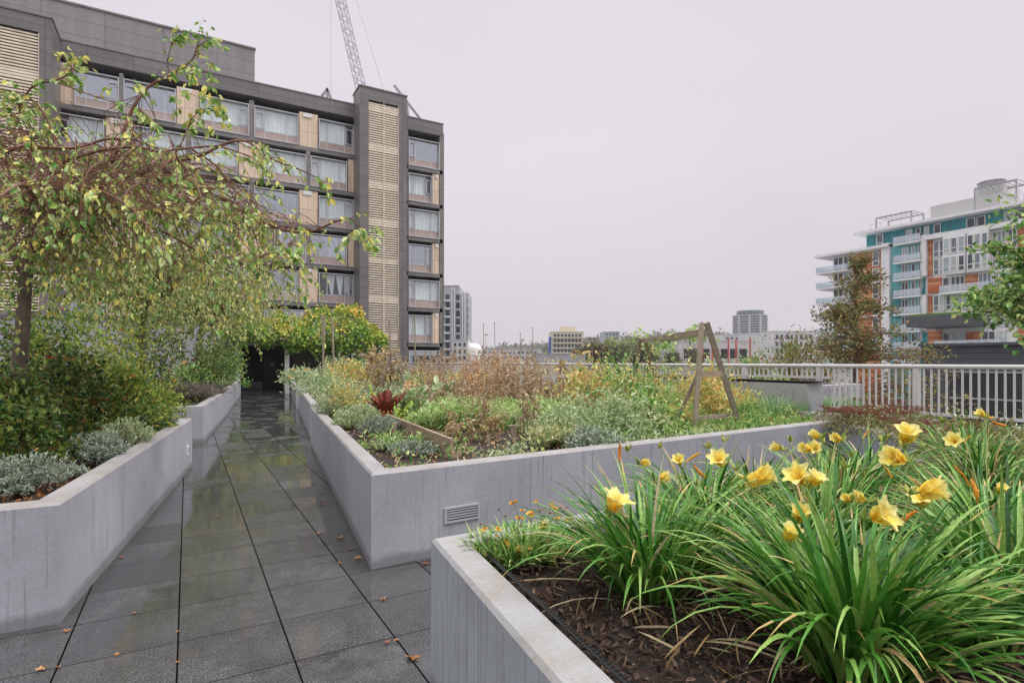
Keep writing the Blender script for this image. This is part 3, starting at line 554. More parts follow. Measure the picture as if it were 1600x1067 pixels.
gw = thing('garden_wall', 'pale boundary wall half hidden by the dark shrubs', 'wall', (-6.9, 15, 0)); mb = MB(); mb.box(-7.0, -6.7, 3.5, 38.4, 0, 2.3); mb.build('wall', M_conc2, gw); mb = MB(); mb.box(-7.05, -6.65, 3.45, 38.4, 2.3, 2.38); mb.build('coping', M_band, gw)

# ------------------------------------------------------------------ tower crane behind the block
cr = thing('tower_crane', 'white lattice tower crane jib rising behind the roof', 'crane', (0, 0, -9)); D = 150
def lattice(m_, A, B, w, n, r=0.09):
    A = Vector(A); B = Vector(B); d = (B-A).normalized(); x = d.orthogonal().normalized(); y = d.cross(x)
    cs = [x*w/2+y*w/2, -x*w/2+y*w/2, -x*w/2-y*w/2, x*w/2-y*w/2]
    for c in cs: m_.tube([A+c, B+c], r, 5)
    for i in range(n):
        a_ = A.lerp(B, i/n); b_ = A.lerp(B, (i+1)/n)
        for k in range(4):
            c0, c1 = cs[k], cs[(k+1) % 4]; m_.tube([a_+c0, b_+c1] if i % 2 else [a_+c1, b_+c0], r*0.5, 4, cap=False); m_.tube([a_+c0, a_+c1], r*0.5, 4, cap=False)
M_crane = simple('crane paint', (0.30, 0.30, 0.32), 0.5, 0.1, 1); J0 = P(578, 200, D); J1 = P(518, -60, D); cr.location = (P(600, HOR, D).x, P(600, HOR, D).y, -9)
mb = MB(); lattice(mb, J0, J1, 2.0, 26); mb.build('jib', M_crane, cr); B0 = P(600, 220, D); mb = MB(); lattice(mb, (B0.x, B0.y, -9), B0, 2.2, 40); mb.build('mast', M_crane, cr)
mb = MB(); mb.tube([P(614, 190, D), P(548, -30, D)], 0.07, 5); mb.build('tie_rope', M_steel, cr); mb = MB(); mb.tube([P(515.5, -40, D), P(515.5, 330, D)], 0.025, 4); mb.tube([P(518, -40, D), P(518, 330, D)], 0.025, 4); mb.build('hoist_rope', M_steel, cr)
mb = MB(); q = P(600, 210, D); mb.box(q.x-2, q.x+2, q.y-2, q.y+2, q.z-3, q.z); mb.build('cab', M_white, cr)

# ------------------------------------------------------------------ teal and orange apartment building
XB = 104.0; M_roof = simple('roof room render', (0.47, 0.465, 0.46), 0.6, 0.05, .4)
tb = thing('apartment_building', 'white framed apartment building with teal and orange boarded panels', 'building', (XB, 45, -9))
def dpt(px): return XB / (0.4955 + 0.8686 * (px - 800) / FPX)
def Yx(px): return YonX(px, XB)
def zat(px, py): return EYE + (HOR - py) * dpt(px) / FPX
def blk(px0, px1, z0, z1, proud, mat, name, depth=0.3, parent=None):
    m_ = MB(); m_.box(XB - proud, XB - proud + depth, Yx(px1), Yx(px0), z0, z1); return m_.build(name, mat, parent or tb)
ZS = lambda k: 21.2 - 2.87 * k     # slab levels, k=0 top
mb = MB(); mb.box(XB, XB+18, 8, Yx(1302), -9, 21.3); mb.build('wall', M_white, tb)
mb = MB(); mb.box(XB+1.6, XB+16, 6, Yx(1346), 21.3, 24.3); mb.build('penthouse', M_teal, tb)
mb = MB(); mb.box(XB-0.6, XB+17, 5, Yx(1336), 24.3, 24.75); mb.build('roof', M_white, tb)
mb = MB(); mb.box(XB-1.4, XB+17, Yx(1394), Yx(1279), 21.25, 21.7); mb.build('lower_roof', M_white, tb)
def tw(px0, px1, z0, z1, nx=2, proud=0.05, sill=0.0, parent=None):
    """window: white frame bars, pane as sub-part"""
    y0, y1 = Yx(px1), Yx(px0); f = MB(); t = 0.12; xf = XB - proud
    f.box(xf-0.1, xf, y0, y0+t, z0, z1); f.box(xf-0.1, xf, y1-t, y1, z0, z1); f.box(xf-0.1, xf, y0+t, y1-t, z1-t, z1); f.box(xf-0.1, xf, y0+t, y1-t, z0, z0+t)
    for i in range(1, nx): yy = y0 + (y1-y0)*i/nx; f.box(xf-0.09, xf, yy-t/2, yy+t/2, z0+t, z1-t)
    zz = z0 + (z1-z0)*0.34; f.box(xf-0.085, xf, y0+t, y0+t+(y1-y0-2*t)/nx, zz-0.06, zz+0.06)
    o = f.build('window', M_white, tb); g = MB(); g.box(xf-0.04, xf-0.01, y0+t*.5, y1-t*.5, z0+t*.5, z1-t*.5); g.build('pane', random.choice(T_panes), o); return o
T_panes = [simple('pale pane', (0.30, 0.36, 0.38), 0.15, 0.25, 0.6), simple('grey pane', (0.17, 0.21, 0.23), 0.12, 0.3, 0.6), simple('dark pane', (0.07, 0.085, 0.10), 0.12, 0.3, 0.6), simple('curtained pane', (0.46, 0.52, 0.52), 0.3, 0.2, 0.6)]
def balcony(px0, px1, z, out=1.5, h=1.05):
    s_ = MB(); y0, y1 = Yx(px1), Yx(px0); s_.box(XB-out, XB-0.02, y0, y1, z-0.28, z); o = s_.build('balcony', M_white, tb)
    g = MB(); g.box(XB-out+0.05, XB-out+0.08, y0+.06, y1-.06, z+0.1, z+h); g.box(XB-out+.1, XB-.05, y0+.05, y0+.08, z+.1, z+h); g.box(XB-out+.1, XB-.05, y1-.08, y1-.05, z+.1, z+h); g.build('glass_guard', M_balg, o)
    r_ = MB(); r_.box(XB-out+0.03, XB-out+0.1, y0, y1, z+h, z+h+.06); n = max(2, int((y1-y0)/1.3))
    for i in range(n+1): yy = y0 + .03 + (y1-y0-.06)*i/n; r_.box(XB-out+.03, XB-out+.048, yy-.03, yy+.03, z, z+h)
    r_.build('handrail', M_frame, o)
M_balg = glass('balcony glass', (0.72, 0.80, 0.80), 0.6)
blk(1334, 1381, -9, 21.0, 0.25, M_orange, 'orange_panel'); blk(1381, 1394, -9, 21.9, 0.9, M_white, 'white_frame', 1.0); blk(1334, 1381, 21.0, 21.24, 0.8, M_white, 'white_frame', 0.9)
blk(1394.2, 1407.5, 14.0, 21.2, 0.15, M_teal2, 'teal_panel'); blk(1394.2, 1407.5, -9, 9.0, 0.15, M_teal2, 'teal_panel'); blk(1394.2, 1407.5, 9.0, 14.0, 0.16, M_teal, 'teal_panel'); blk(1393.9, 1407.5, 21.35, 24.28, -1.5, M_teal, 'teal_panel')
blk(1407.6, 1441.4, -9, 21.2, 0.04, M_teal2, 'teal_panel'); blk(1441.5, 1446, 7.5, 15.4, 0.12, M_teal, 'teal_panel'); blk(1441.5, 1450, -2, 6.5, 0.12, M_teal, 'teal_panel')
blk(1443, 1451, 15.6, 22.2, 0.9, M_white, 'white_frame', 1.0); blk(1443, 1700, 21.35, 22.1, 0.95, M_white, 'white_frame', 1.0); blk(1443, 1451, 7.0, 12.6, 0.9, M_white, 'white_frame', 1.0)
for k in range(-1, 7):      # recessed balcony stack and its windows
    z = ZS(k) if k >= 0 else 21.4
    if k >= 0: pass
    zf = ZS(k+1) if k >= 0 else 21.45
    top = zf + 2.5
    if k == -1:
        continue
    tw(1409, 1420, zf+0.05, top, 2); tw(1424, 1431, zf+0.05, top, 1); tw(1435, 1442, zf+0.05, top, 2); balcony(1402, 1444, zf, 1.4)
tw(1408.5, 1419, 21.5, 24.0, 2, -1.4); tw(1424, 1432, 21.5, 24.0, 1, -1.4); tw(1437, 1445, 21.5, 24, 2, -1.4); balcony(1402, 1444, ZS(0) + 0.25, 1.4)
for k in range(0, 6):       # slim windows in the orange wall
    z = ZS(k+1); tw(1365, 1375.5, z+0.05, z+2.5, 1, 0.3)
    if k in (1, 3, 5): blk(1346, 1377, z-0.12, z+0.05, 0.9, M_white, 'balcony', 0.9)
for k in range(0, 7):       # glazed corner
    z = ZS(k+1); tw(1303, 1318, z+0.05, z+2.6, 2); tw(1318.5, 1333, z+0.05, z+2.6, 2)
    s_ = MB(); s_.box(XB-1.6, XB+8, Yx(1302)-3.5, Yx(1282), z-0.25, z); o = s_.build('balcony', M_white, tb); g = MB(); g.box(XB-1.55, XB-1.52, Yx(1302)-3.4, Yx(1282)-.05, z+.1, z+1.05); g.box(XB-1.5, XB+8, Yx(1282)-.09, Yx(1282)-.06, z+.1, z+1.05); g.build('glass_guard', M_balg, o)
blk(1452, 1457, 15.4, 21.3, 0.3, M_orange, 'orange_panel'); blk(1451, 1472, ZS(3)+0.2, ZS(2)-0.3, 0.3, M_orange, 'orange_panel'); blk(1452, 1457, 7.2, 12.4, 0.3, M_orange, 'orange_panel'); blk(1451, 1472, 3.6, 6.8, 0.3, M_orange, 'orange_panel'); blk(1592, 1640, 3.6, 21.3, 0.3, M_orange, 'orange_panel')
for k in (0, 1, 3, 4):
    z = ZS(k+1); tw(1458.5, 1468, z+0.15, z+2.7, 1, 0.05); tw(1468.5, 1475.5, z+0.15, z+2.7, 1, 0.05)
for (a_, b_) in ((1478, 1513.5), (1515.5, 1549.5)):
    blk(a_, b_, ZS(2)-0.1, 21.3, 1.1, M_white, 'white_frame', 1.08)
    for k in (0, 1):
        z = ZS(k+1); w_ = (b_-a_)/3
        for i in range(3): tw(a_+0.8+i*w_, a_+w_-0.4+i*w_, z+0.25, z+2.65, 1, 1.12)
for k in (0, 1): z = ZS(k+1); tw(1551, 1556, z+.2, z+2.7, 1); tw(1558, 1573, z+.1, z+2.7, 2); tw(1575, 1590, z+.1, z+2.7, 2)
balcony(1474, 1552, ZS(3), 1.4); tw(1473, 1484, ZS(3)+.1, ZS(3)+2.5, 1); tw(1486, 1508, ZS(3)+.1, ZS(3)+2.5, 3); blk(1509, 1528, ZS(3)+.1, ZS(3)+2.5, 0.2, M_orange, 'orange_panel'); tw(1529, 1550, ZS(3)+.1, ZS(3)+2.5, 3); tw(1552, 1590, ZS(3)+.1, ZS(3)+2.5, 4)
for k in (3, 4): z = ZS(k+1); tw(1478, 1487, z+.2, z+2.6, 1, 0.06); tw(1488, 1513, z+.2, z+2.6, 3, 0.06); tw(1516, 1549, z+.2, z+2.6, 4, 0.06); tw(1552, 1590, z+.2, z+2.6, 3, 0.06)
balcony(1470, 1575, ZS(6), 2.4); tw(1473, 1484, ZS(6)+.1, ZS(6)+2.4, 1); tw(1487, 1509, ZS(6)+.1, ZS(6)+2.4, 2); blk(1511, 1532, ZS(6)+.1, ZS(6)+2.4, 0.2, M_orange, 'orange_panel'); tw(1534, 1556, ZS(6)+.1, ZS(6)+2.4, 2); tw(1560, 1576, ZS(6)+.1, ZS(6)+2.4, 2)
blk(1444, 1640, ZS(6)-0.5, ZS(6)-0.3, 2.6, M_white, 'white_frame', 2.6)
for (a_, b_) in ((1362, 1373), (1452, 1463), (1503, 1517), (1519, 1533), (1562, 1577), (1578, 1598)): tw(a_, b_, 21.8, 24.1, 1, -1.5)
for (a_, b_, z0, z1, x0, x1, nm) in ((1454, 1562, 24.75, 27.6, XB+3.5, XB+13, 'plant_room'), (1525, 1568, 27.6, 29.0, XB+4, XB+10, 'plant_room')):
    m_ = MB(); m_.box(x0, x1, YonX(b_, x0), YonX(a_, x0), z0, z1); m_.build(nm, M_roof, tb)
m_ = MB(); xc = XB+6; yc = YonX(1549, xc); m_.lathe([(1.7, 28.95), (1.7, 29.9), (1.8, 29.9), (1.8, 30.05), (0.0, 30.1)], (xc, yc, 0), 24); m_.build('roof_tank', M_steel, tb)
m_ = MB(); ya, yb = Yx(1600), Yx(1446); m_.box(XB-0.2, XB-.16, ya, yb, 25.8, 25.86)
for yy in np.arange(ya, yb, 1.6): m_.box(XB-.2, XB-.16, yy-.03, yy+.03, 24.75, 25.8)
m_.build('roof_railing', M_frame, tb); m_ = MB(); ya, yb = Yx(1442), Yx(1356)
m_.box(XB-0.2, XB-.16, ya, yb, 25.7, 25.76)
for yy in np.arange(ya, yb, 1.6): m_.box(XB-.2, XB-.16, yy-.03, yy+.03, 24.75, 25.7)
m_.build('roof_railing', M_frame, tb)
for (a_, b_, zt) in ((1369, 1424, 27.0), (1523, 1588, 28.4)):
    m_ = MB(); xr = XB+1.5; y0, y1 = YonX(b_, xr), YonX(a_, xr)
    for yy in (y0, y1):
        for x_ in (xr, xr+4): m_.beam((x_, yy, 24.75), (x_, yy, zt), .18, .18)
    for x_ in (xr, xr+4): m_.beam((x_, y0, zt), (x_, y1, zt), .2, .25)
    for yy in np.linspace(y0, y1, 8): m_.beam((xr, yy, zt+.15), (xr+4, yy, zt+.15), .1, .1)
    m_.build('roof_pergola', M_steel, tb)
m_ = MB(); m_.box(XB-9, XB-0.05, Yx(1552)+1, Yx(1462), 7.0, 8.6); cn = m_.build('canopy', M_char, tb); m_ = MB(); m_.box(XB-8.8, XB-.1, Yx(1552)+1.2, Yx(1462)-.2, 8.6, 8.9); m_.build('green_roof', F_yel, cn)
# charcoal low building across the lane
XC = 40.0; cb_ = thing('charcoal_building', 'low charcoal clad building with dark windows beyond the railing', 'building', (XC, 8, -9))
yN = YonX(1440, XC); mb = MB(); mb.box(XC, XC+22, -25, yN, -9, 2.75); mb.build('wall', M_char, cb_)
mb = MB(); mb.box(XC-.15, XC-.003, -25, yN-1.6, -8.5, 1.25); wo = mb.build('window', M_dark, cb_); mb = MB()
for z in (-0.35, -1.9, -3.5, 1.2): mb.box(XC-.22, XC-.152, -25, yN-1.6, z-.05, z+.05)
for yy in np.arange(-24, yN-2, 2.4): mb.box(XC-.21, XC-.153, yy-.05, yy+.05, -8.4, 1.15)
mb.build('frame', M_grey, wo); mb = MB(); mb.box(XC-.25, XC+22, -25, yN+.1, 2.75, 2.9); mb.build('coping', M_char, cb_)

# ------------------------------------------------------------------ far buildings, square to the view
def facing(px0, px1, d):
    a_ = P(px0, HOR, d); b_ = P(px1, HOR, d); return a_, (b_-a_).normalized(), (b_-a_).length
def farbox(m_, px0, px1, d, z0, z1, dep, f=0.0, in_=0.0):
    a_, dr, L = facing(px0, px1, d); n_ = Vector((-dr.y, dr.x, 0)); c0 = a_ - n_ * f + dr * in_; c1 = a_ + dr * (L-in_) - n_ * f; c2 = c1 + n_*(dep+f); c3 = c0 + n_*(dep+f)
    m_.hexa([(q.x, q.y, z) for z in (z0, z1) for q in (c0, c1, c2, c3)])
def zd(py, d): return EYE + (HOR - py) * d / FPX
def farb(name, label, px0, px1, ytop, d, dep, mat, rows=(), cols=0, wmat=None, wfrac=0.6, hfrac=0.5, x_in=0.06):
    a_, dr, L = facing(px0, px1, d); t_ = thing(name, label, 'building', (a_.x, a_.y, -9)); m_ = MB(); farbox(m_, px0, px1, d, -9, zd(ytop, d), dep); m_.build('wall', mat, t_)
    m_ = MB(); farbox(m_, px0-.3, px1+.3, d, zd(ytop, d), zd(ytop, d)+d*.0012, dep, d*.001); m_.build('parapet', mat, t_)
    src = None
    for (ya, yb) in rows:
        for i in range(cols):
            w0 = px0 + (px1-px0)*(x_in + (1-2*x_in)*(i+(1-wfrac)/2)/cols); w1 = w0 + (px1-px0)*(1-2*x_in)/cols*wfrac
            m_ = MB(); farbox(m_, w0, w1, d, zd(yb, d), zd(ya, d), 0.3, 0.06); m_.build('window', wmat or M_pane, t_)
    return t_
t_ = farb('hotel', 'cream hotel block with balcony rows and a blue edge strip', 861, 912, 519, 250, 16, M_cream, [(522, 526.5), (530, 534.5), (538, 542.5), (546, 550)], 8, M_pane, 0.72)
m_ = MB()
for yy in (528.5, 536.5, 544.5, 552): farbox(m_, 861, 912, 250, zd(yy, 250), zd(yy-1.6, 250), 1, 1.1)
m_.build('balcony_band', M_cream, t_); m_ = MB(); farbox(m_, 858.6, 860.8, 250, -9, zd(526, 250), 6); m_.build('blue_strip', M_blue, t_); m_ = MB(); farbox(m_, 876, 899, 255, zd(519, 250), zd(509, 250), 8); m_.build('roof_house', M_cream, t_)
farb('warehouse', 'long low pale warehouse with small windows left of the hotel'.replace(' left of', ' beside'), 742, 846, 545, 205, 30, simple('pale warehouse', (0.55, 0.52, 0.53), 0.7, 0.06, .2), [(549, 552.5), (557, 560)], 14, M_pane, 0.45)
farb('parking_deck', 'flat grey concrete deck in front of the cream hotel', 838, 915, 553, 170, 25, M_grey)
farb('office_block', 'distant bluish grey office block above the woods', 944, 968, 519, 600, 30, simple('blue grey office', (0.32, 0.37, 0.45), 0.5, 0.08, .1), [(521, 524), (526, 529)], 4, M_pane)
t_ = thing('round_tower', 'tall round fronted glass apartment tower on the horizon', 'building', tuple(P(1172, HOR, 300))[:2] + (-9,)); c = P(1172, HOR, 312); rr = 8.6; m_ = MB()
m_.lathe([(rr, -9), (rr, zd(490, 300)), (rr*.82, zd(490, 300)), (rr*.82, zd(483, 300)), (0, zd(483, 300))], (c.x, c.y, 0), 20); m_.build('wall', T_panes[1], t_)
for k in range(9):
    m_ = MB(); z = zd(492 + k*4.0, 300); m_.lathe([(rr, z), (rr+.5, z), (rr+.5, z+.42), (rr, z+.42)], (c.x, c.y, 0), 20); m_.build('floor_band', simple('tower band', (0.5, 0.5, 0.53), .6) if k == 0 else MATS['tower band'], t_)
for k in range(10):
    m_ = MB(); an = k/10*2*math.pi; q = Vector((c.x + math.cos(an)*(rr+.25), c.y+math.sin(an)*(rr+.25), 0)); m_.box(q.x-.4, q.x+.4, q.y-.4, q.y+.4, -9, zd(490, 300)); m_.build('pier', MATS['tower band'], t_)
M_pal = simple('pale render', (0.60, 0.59, 0.60), 0.7, 0.06, .3)
farb('podium_block', 'stepped white block under the round tower', 1128, 1204, 523, 260, 20, M_pal, [(527, 530), (534, 537), (541, 544)], 9, M_pane, .55)
farb('white_offices', 'white office block with rows of square windows by the copper tree', 1206, 1275, 518, 180, 25, M_pal, [(523, 530), (534, 541), (545, 552), (556, 562)], 8, M_pane, .55)
t_ = farb('market_shed', 'long pale shed with red columns and dark openings', 1060, 1175, 533, 150, 25, M_pal, [(545, 560)], 7, M_dark, .8)
for px in (1093, 1098, 1113, 1138, 1150, 1172): m_ = MB(); a_ = P(px, HOR, 147); m_.tube([(a_.x, a_.y, -9), (a_.x, a_.y, zd(529, 147))], .22, 6); m_.build('column', M_red, t_)
t_ = farb('grey_apartments', 'grey white apartment block at the dark building\'s corner', 672, 717, 447, 120, 14, simple('pale grey cladding', (0.40, 0.41, 0.44), 0.6, 0.08, .3))
m_ = MB(); farbox(m_, 717, 732, 124, -9, zd(454, 120), 10); m_.build('wing', MATS['pale grey cladding'], t_)
for k in range(9):
    y_ = 460 + k*12.6
    m_ = MB(); farbox(m_, 696, 702.5, 120, zd(y_+8.5, 120), zd(y_, 120), .3, .05); m_.build('window', T_panes[2], t_); m_ = MB(); farbox(m_, 712.5, 718.5, 120, zd(y_+9, 120), zd(y_, 120), .3, .05); m_.build('window', M_pane, t_)
    m_ = MB(); farbox(m_, 693, 703.5, 120, zd(y_+10.8, 120), zd(y_+9, 120), .3, 1.0); m_.build('balcony', M_white, t_); m_ = MB(); farbox(m_, 728, 734, 120, zd(y_+4, 120), zd(y_+2.6, 120), 4, -3.5); m_.build('balcony', M_white, t_)
for px in (706, 709.5, 722, 726): m_ = MB(); farbox(m_, px, px+1.1, 120, -9, zd(449 if px < 717 else 455, 120), .3, .35); m_.build('fin', M_white, t_)
farb('white_annex', 'white low annex with grid windows under the grey apartments', 706, 731, 531, 100, 14, M_pal, [(536, 541), (546, 552), (556, 562)], 3, M_pane, .5)
c = P(738.5, HOR, 104); t_ = thing('storage_tank', 'white rounded storage tank beside the annex', 'tank', (c.x, c.y, -9)); m_ = MB(); m_.lathe([(1.7, -9), (1.7, zd(545, 104)), (1.45, zd(540, 104)), (.8, zd(537, 104)), (0, zd(536, 104))], (c.x, c.y, 0), 20); m_.build('shell', M_white, t_, smooth=True); m_ = MB(); m_.lathe([(1.71, zd(556, 104)), (1.76, zd(556, 104)), (1.76, zd(555, 104)), (1.71, zd(555, 104))], (c.x, c.y, 0), 20); m_.build('band', M_grey, t_)
for px, yt, lb in ((755.5, 508, 'thin dark mast, first beyond the storage tank'), (774, 506, 'slightly leaning tall mast above the warehouse roof'), (813, 522, 'shortest thin mast over the warehouse'), (832.5, 514, 'thin mast between the warehouse and the hotel')):
    m_ = MB(); a_ = P(px + (1.6 if px == 774 else 0), HOR, 160); b_ = P(px-1.5 if px == 774 else px, yt, 160); r_ = thing('mast', lb, 'mast', (a_.x, a_.y, -9), 'masts over the warehouse'); m_.tube([(a_.x, a_.y, -9), b_], [.11, .07], 6); m_.build('pole', M_bark, r_)
    m_ = MB(); m_.box(b_.x-.14, b_.x+.14, b_.y-.14, b_.y+.14, b_.z, b_.z+.4); m_.build('cap', M_steel, r_)
# ================================================================== VEGETATION
def rdir(n, up=0.0):
    d = rng.normal(size=(n, 3)); d[:, 2] += up; return d / np.linalg.norm(d, axis=1, keepdims=True)
def cloud(n, c, rad, clumps=14, spread=0.32, flat_bottom=True, shell=0.55):
    """points in clumps spread over an ellipsoid"""
    k = rdir(clumps); 
    if flat_bottom: k[:, 2] = np.abs(k[:, 2])
    k *= (shell + (1 - shell) * rng.random((clumps, 1))) ; sz = 0.6 + 0.8 * rng.random(clumps)
    i = rng.integers(0, clumps, n); p = k[i] + rng.normal(size=(n, 3)) * spread * sz[i][:, None]
    if flat_bottom: p[:, 2] = np.abs(p[:, 2])
    return np.array(c) + p * np.array(rad), p
def clusterf(mb, n, c, rad, L, W, up=0.5, clumps=14, spread=0.3, shell=.55, **k):
    p, q = cloud(n, c, rad, clumps, spread, shell=shell); d = q / (np.linalg.norm(q, axis=1, keepdims=True) + .01) * 0.7 + rdir(n, up)
    mb.leaves(p, d, L * rng.uniform(.6, 1.25, n), W * rng.uniform(.6, 1.25, n), **k)
def stems(mb, n, c, rad, h, r=0.006, arch=0.3):
    for _ in range(n):
        a = random.uniform(0, 6.28); q = random.random() ** .5; x, y = math.cos(a) * q, math.sin(a) * q
        b = Vector(c) + Vector((x * rad * .25, y * rad * .25, 0)); e_ = Vector(c) + Vector((x * rad, y * rad, h * random.uniform(.6, 1)))
        m_ = b.lerp(e_, .5) + Vector((0, 0, h * arch * .4)); mb.tube([b, m_, e_], [r, r * .8, r * .4], 4, cap=False)
def flower_disc(mb, p, ax, rad, n=8, cup=0.25, r=None):
    """ring of petals round an axis"""
    ax = Vector(ax).normalized(); x = ax.orthogonal().normalized(); y = ax.cross(x)
    pp = []; dd = []
    for k in range(n):
        a = 6.283 * k / n + random.random() * .3; d = x * math.cos(a) + y * math.sin(a) + ax * cup; pp.append(Vector(p)); dd.append(d)
    mb.leaves(np.array(pp), np.array(dd), rad, rad * 6.0 / n, fold=0.1, curl=0.1, r=r)
def shrub(name, label, cat, px, py, d, rx, rz, n, mat, L, W, z=None, flowers=None, nst=14, clumps=16, spread=0.28, group=None, ry=None, up=0.5, base=0.72):
    if base == .72: n = int(n * 1.2); rz *= 1.12; L *= 1.25; W *= 1.2; clumps = int(clumps * 2.0); spread *= .5
    q = P(px, py, d); c = (q.x, q.y, base); root = thing(name, label, cat, c, group)
    mb = MB(); stems(mb, nst, c, rx * .8, rz * .85); mb.build('stem', M_twig, root)
    mb = MB(); clusterf(mb, n, (c[0], c[1], base + 0.04), (rx, ry or rx, rz), L, W, up, clumps, spread, shell=.72); mb.build('foliage', mat, root)
    if flowers:
        fm, k, fr, npet = flowers
        for _ in range(k):
            a = random.uniform(0, 6.28); el = random.uniform(.15, 1.3); dx = Vector((math.cos(a) * math.cos(el), math.sin(a) * math.cos(el), math.sin(el)))
            if dx.dot(-FW) < -.25: dx.x *= -1; dx.y *= -1
            mb = MB(); pt = Vector((c[0] + dx.x * rx * 1.12, c[1] + dx.y * (ry or rx) * 1.12, base + dx.z * rz * 1.15)); flower_disc(mb, pt, dx + Vector((0, 0, .5)), fr, npet); flower_disc(mb, pt, dx + Vector((0, 0, .5)), fr * .6, npet, 0.8); mb.build('flower', fm, root)
    return root
# ------------------------------------------------------------------ trees on the terrace
def pxpath(pts, sub=4):
    """smooth path through measured points (px, py, depth)"""
    q = [P(*p) for p in pts]; out = []
    for i in range(len(q) - 1):
        p0, p1, p2, p3 = q[max(0, i-1)], q[i], q[i+1], q[min(len(q)-1, i+2)]
        for k in range(sub):
            t = k / sub; out.append(0.5 * ((2*p1) + (p2-p0)*t + (2*p0-5*p1+4*p2-p3)*t*t + (-p0+3*p1-3*p2+p3)*t**3))
    out.append(q[-1]); return out
def hang(mb, lf, p, d0, L, r0, droop, leafstep, LL, wig=0.25, n=4, start=0.15, leafy=1.0):
    """an arching, drooping shoot with leaves along it"""
    d = Vector(d0).normalized(); k = max(4, int(L / 0.12)); st = L / k; pts = [Vector(p)]
    for i in range(k):
        d = (d + Vector((random.gauss(0, wig), random.gauss(0, wig), -droop)) * (st * 1.6)).normalized(); pts.append(pts[-1] + d * st)
    rad = [r0 * (1 - .75 * i / k) for i in range(k + 1)]; mb.tube(pts, rad, n, cap=False)
    m_ = int(L * (1 - start) / leafstep * leafy)
    for _ in range(m_):
        t = (start + (1 - start) * random.random()) * k; i = min(k - 1, int(t)); q = pts[i].lerp(pts[i+1], t - i); lf[0].append(tuple(q + Vector((random.gauss(0, .012), random.gauss(0, .012), random.gauss(0, .012))))); a = random.uniform(0, 6.28)
        dd = (pts[i+1] - pts[i]).normalized() * .5 + Vector((math.cos(a), math.sin(a), -0.75)) * .8; lf[1].append(tuple(dd)); lf[2].append(LL * random.uniform(.65, 1.2))
    return pts
wt = thing('weeping_tree', 'weeping tree with arching red brown branches and yellowing leaves in the silver clump planter', 'tree', tuple(P(28, HOR, 6.5))[:2] + (.72,))
tr = MB(); b0 = P(24, 600, 6.5); b0.z = .70
tr.tube([b0, P(29, 575, 6.5), P(35, 520, 6.5), P(38, 460, 6.5), P(42, 410, 6.5), P(52, 370, 6.5), P(60, 325, 6.5)], [.085, .078, .07, .066, .06, .05, .042], 9)
tr.tube([P(40, 430, 6.5), P(20, 390, 6.6), P(8, 340, 6.9), P(0, 290, 7.2)], [.06, .05, .042, .03], 7)
tr.tube([P(46, 395, 6.5), P(90, 370, 6.7), P(140, 350, 7.0)], [.05, .042, .03], 7)
tr.build('trunk', M_bark, wt, smooth=True)
branches = [
 ([(60,325,6.5),(110,292,6.7),(150,262,6.8),(180,240,6.9),(191,210,6.9),(202,182,7),(214,158,7),(229,139,7.1),(245,128,7.1),(262,120,7.2),(281,109,7.2),(300,94,7.3),(308,74,7.3)], .030),
 ([(264,119,7.2),(262,94,7.2),(268,71,7.2)], .011),
 ([(60,325,6.5),(20,270,6.3),(0,243,6.2)], .03),
 ([(0,243,6.2),(20,232,6.2),(45,228,6.3),(75,231,6.3),(120,231,6.4),(150,222,6.5),(172,217,6.5),(210,219,6.6),(235,228,6.6),(258,239,6.7),(280,255,6.7),(300,272,6.8)], .022),
 ([(60,325,6.5),(90,262,6.6),(130,243,6.6),(170,233,6.7),(215,230,6.8),(245,237,6.8),(275,234,6.9),(325,229,7),(350,231,7),(375,239,7.1),(395,246,7.1)], .024),
 ([(60,325,6.5),(140,298,6.6),(210,271,6.8),(245,265,6.9),(275,252,7),(310,245,7),(340,230,7.1),(365,221,7.1),(385,221,7.2),(400,231,7.2),(415,244,7.2),(440,255,7.3),(470,266,7.3),(492,276,7.3)], .028),
 ([(60,325,6.5),(130,290,6.7),(212,270,6.9),(240,279,7),(275,287,7),(312,298,7.1),(350,312,7.1),(375,327,7.2),(400,342,7.2),(425,352,7.3),(450,361,7.3),(475,363,7.3),(500,357,7.4),(525,346,7.4),(547,342,7.4),(560,352,7.4)], .034),
 ([(60,325,6.5),(30,305,6.2),(76,298,6.2),(126,296,6.3),(150,291,6.4),(172,285,6.5)], .026),
 ([(90,300,6.5),(86,229,6.5),(75,191,6.5),(58,163,6.5),(40,150,6.5)], .02),
 ([(70,310,6.4),(45,227,6.4),(36,205,6.4),(28,187,6.4)], .016),
 ([(30,170,6.5),(49,137,6.5),(79,127,6.5),(95,123,6.5),(108,115,6.5),(112,108,6.5)], .014),
 ([(79,127,6.5),(100,133,6.5),(120,141,6.5),(150,152,6.6),(187,162,6.7),(215,172,6.8)], .009),
 ([(40,229,6.3),(30,200,6.4),(30,170,6.5)], .018),
 ([(240,279,7),(270,246,7.1),(290,210,7.2),(300,185,7.2),(320,170,7.2)], .012),
 ([(300,234,7),(340,262,7.1),(375,310,7.2),(400,345,7.2)], .014),
 ([(90,370,6.7),(170,340,7.2),(250,360,7.6),(320,400,7.8),(370,430,7.8)], .028),
 ([(52,370,6.5),(120,330,7.4),(200,320,8),(290,330,8.3),(360,360,8.4)], .03),
 ([(60,325,6.5),(40,290,5.6),(10,300,5.2),(-30,330,5.0)], .03),
 ([(60,325,6.5),(100,290,5.8),(160,300,5.5),(210,330,5.4),(240,370,5.4)], .022),
 ([(0,290,7.2),(-50,230,7),(-90,220,6.8),(-130,260,6.6)], .028),
 ([(40,229,6.3),(10,200,6.4),(-40,190,6.5),(-80,220,6.5)], .02),
]
bm = MB(); tw_ = MB(); lf = ([], [], [])
NODES = []
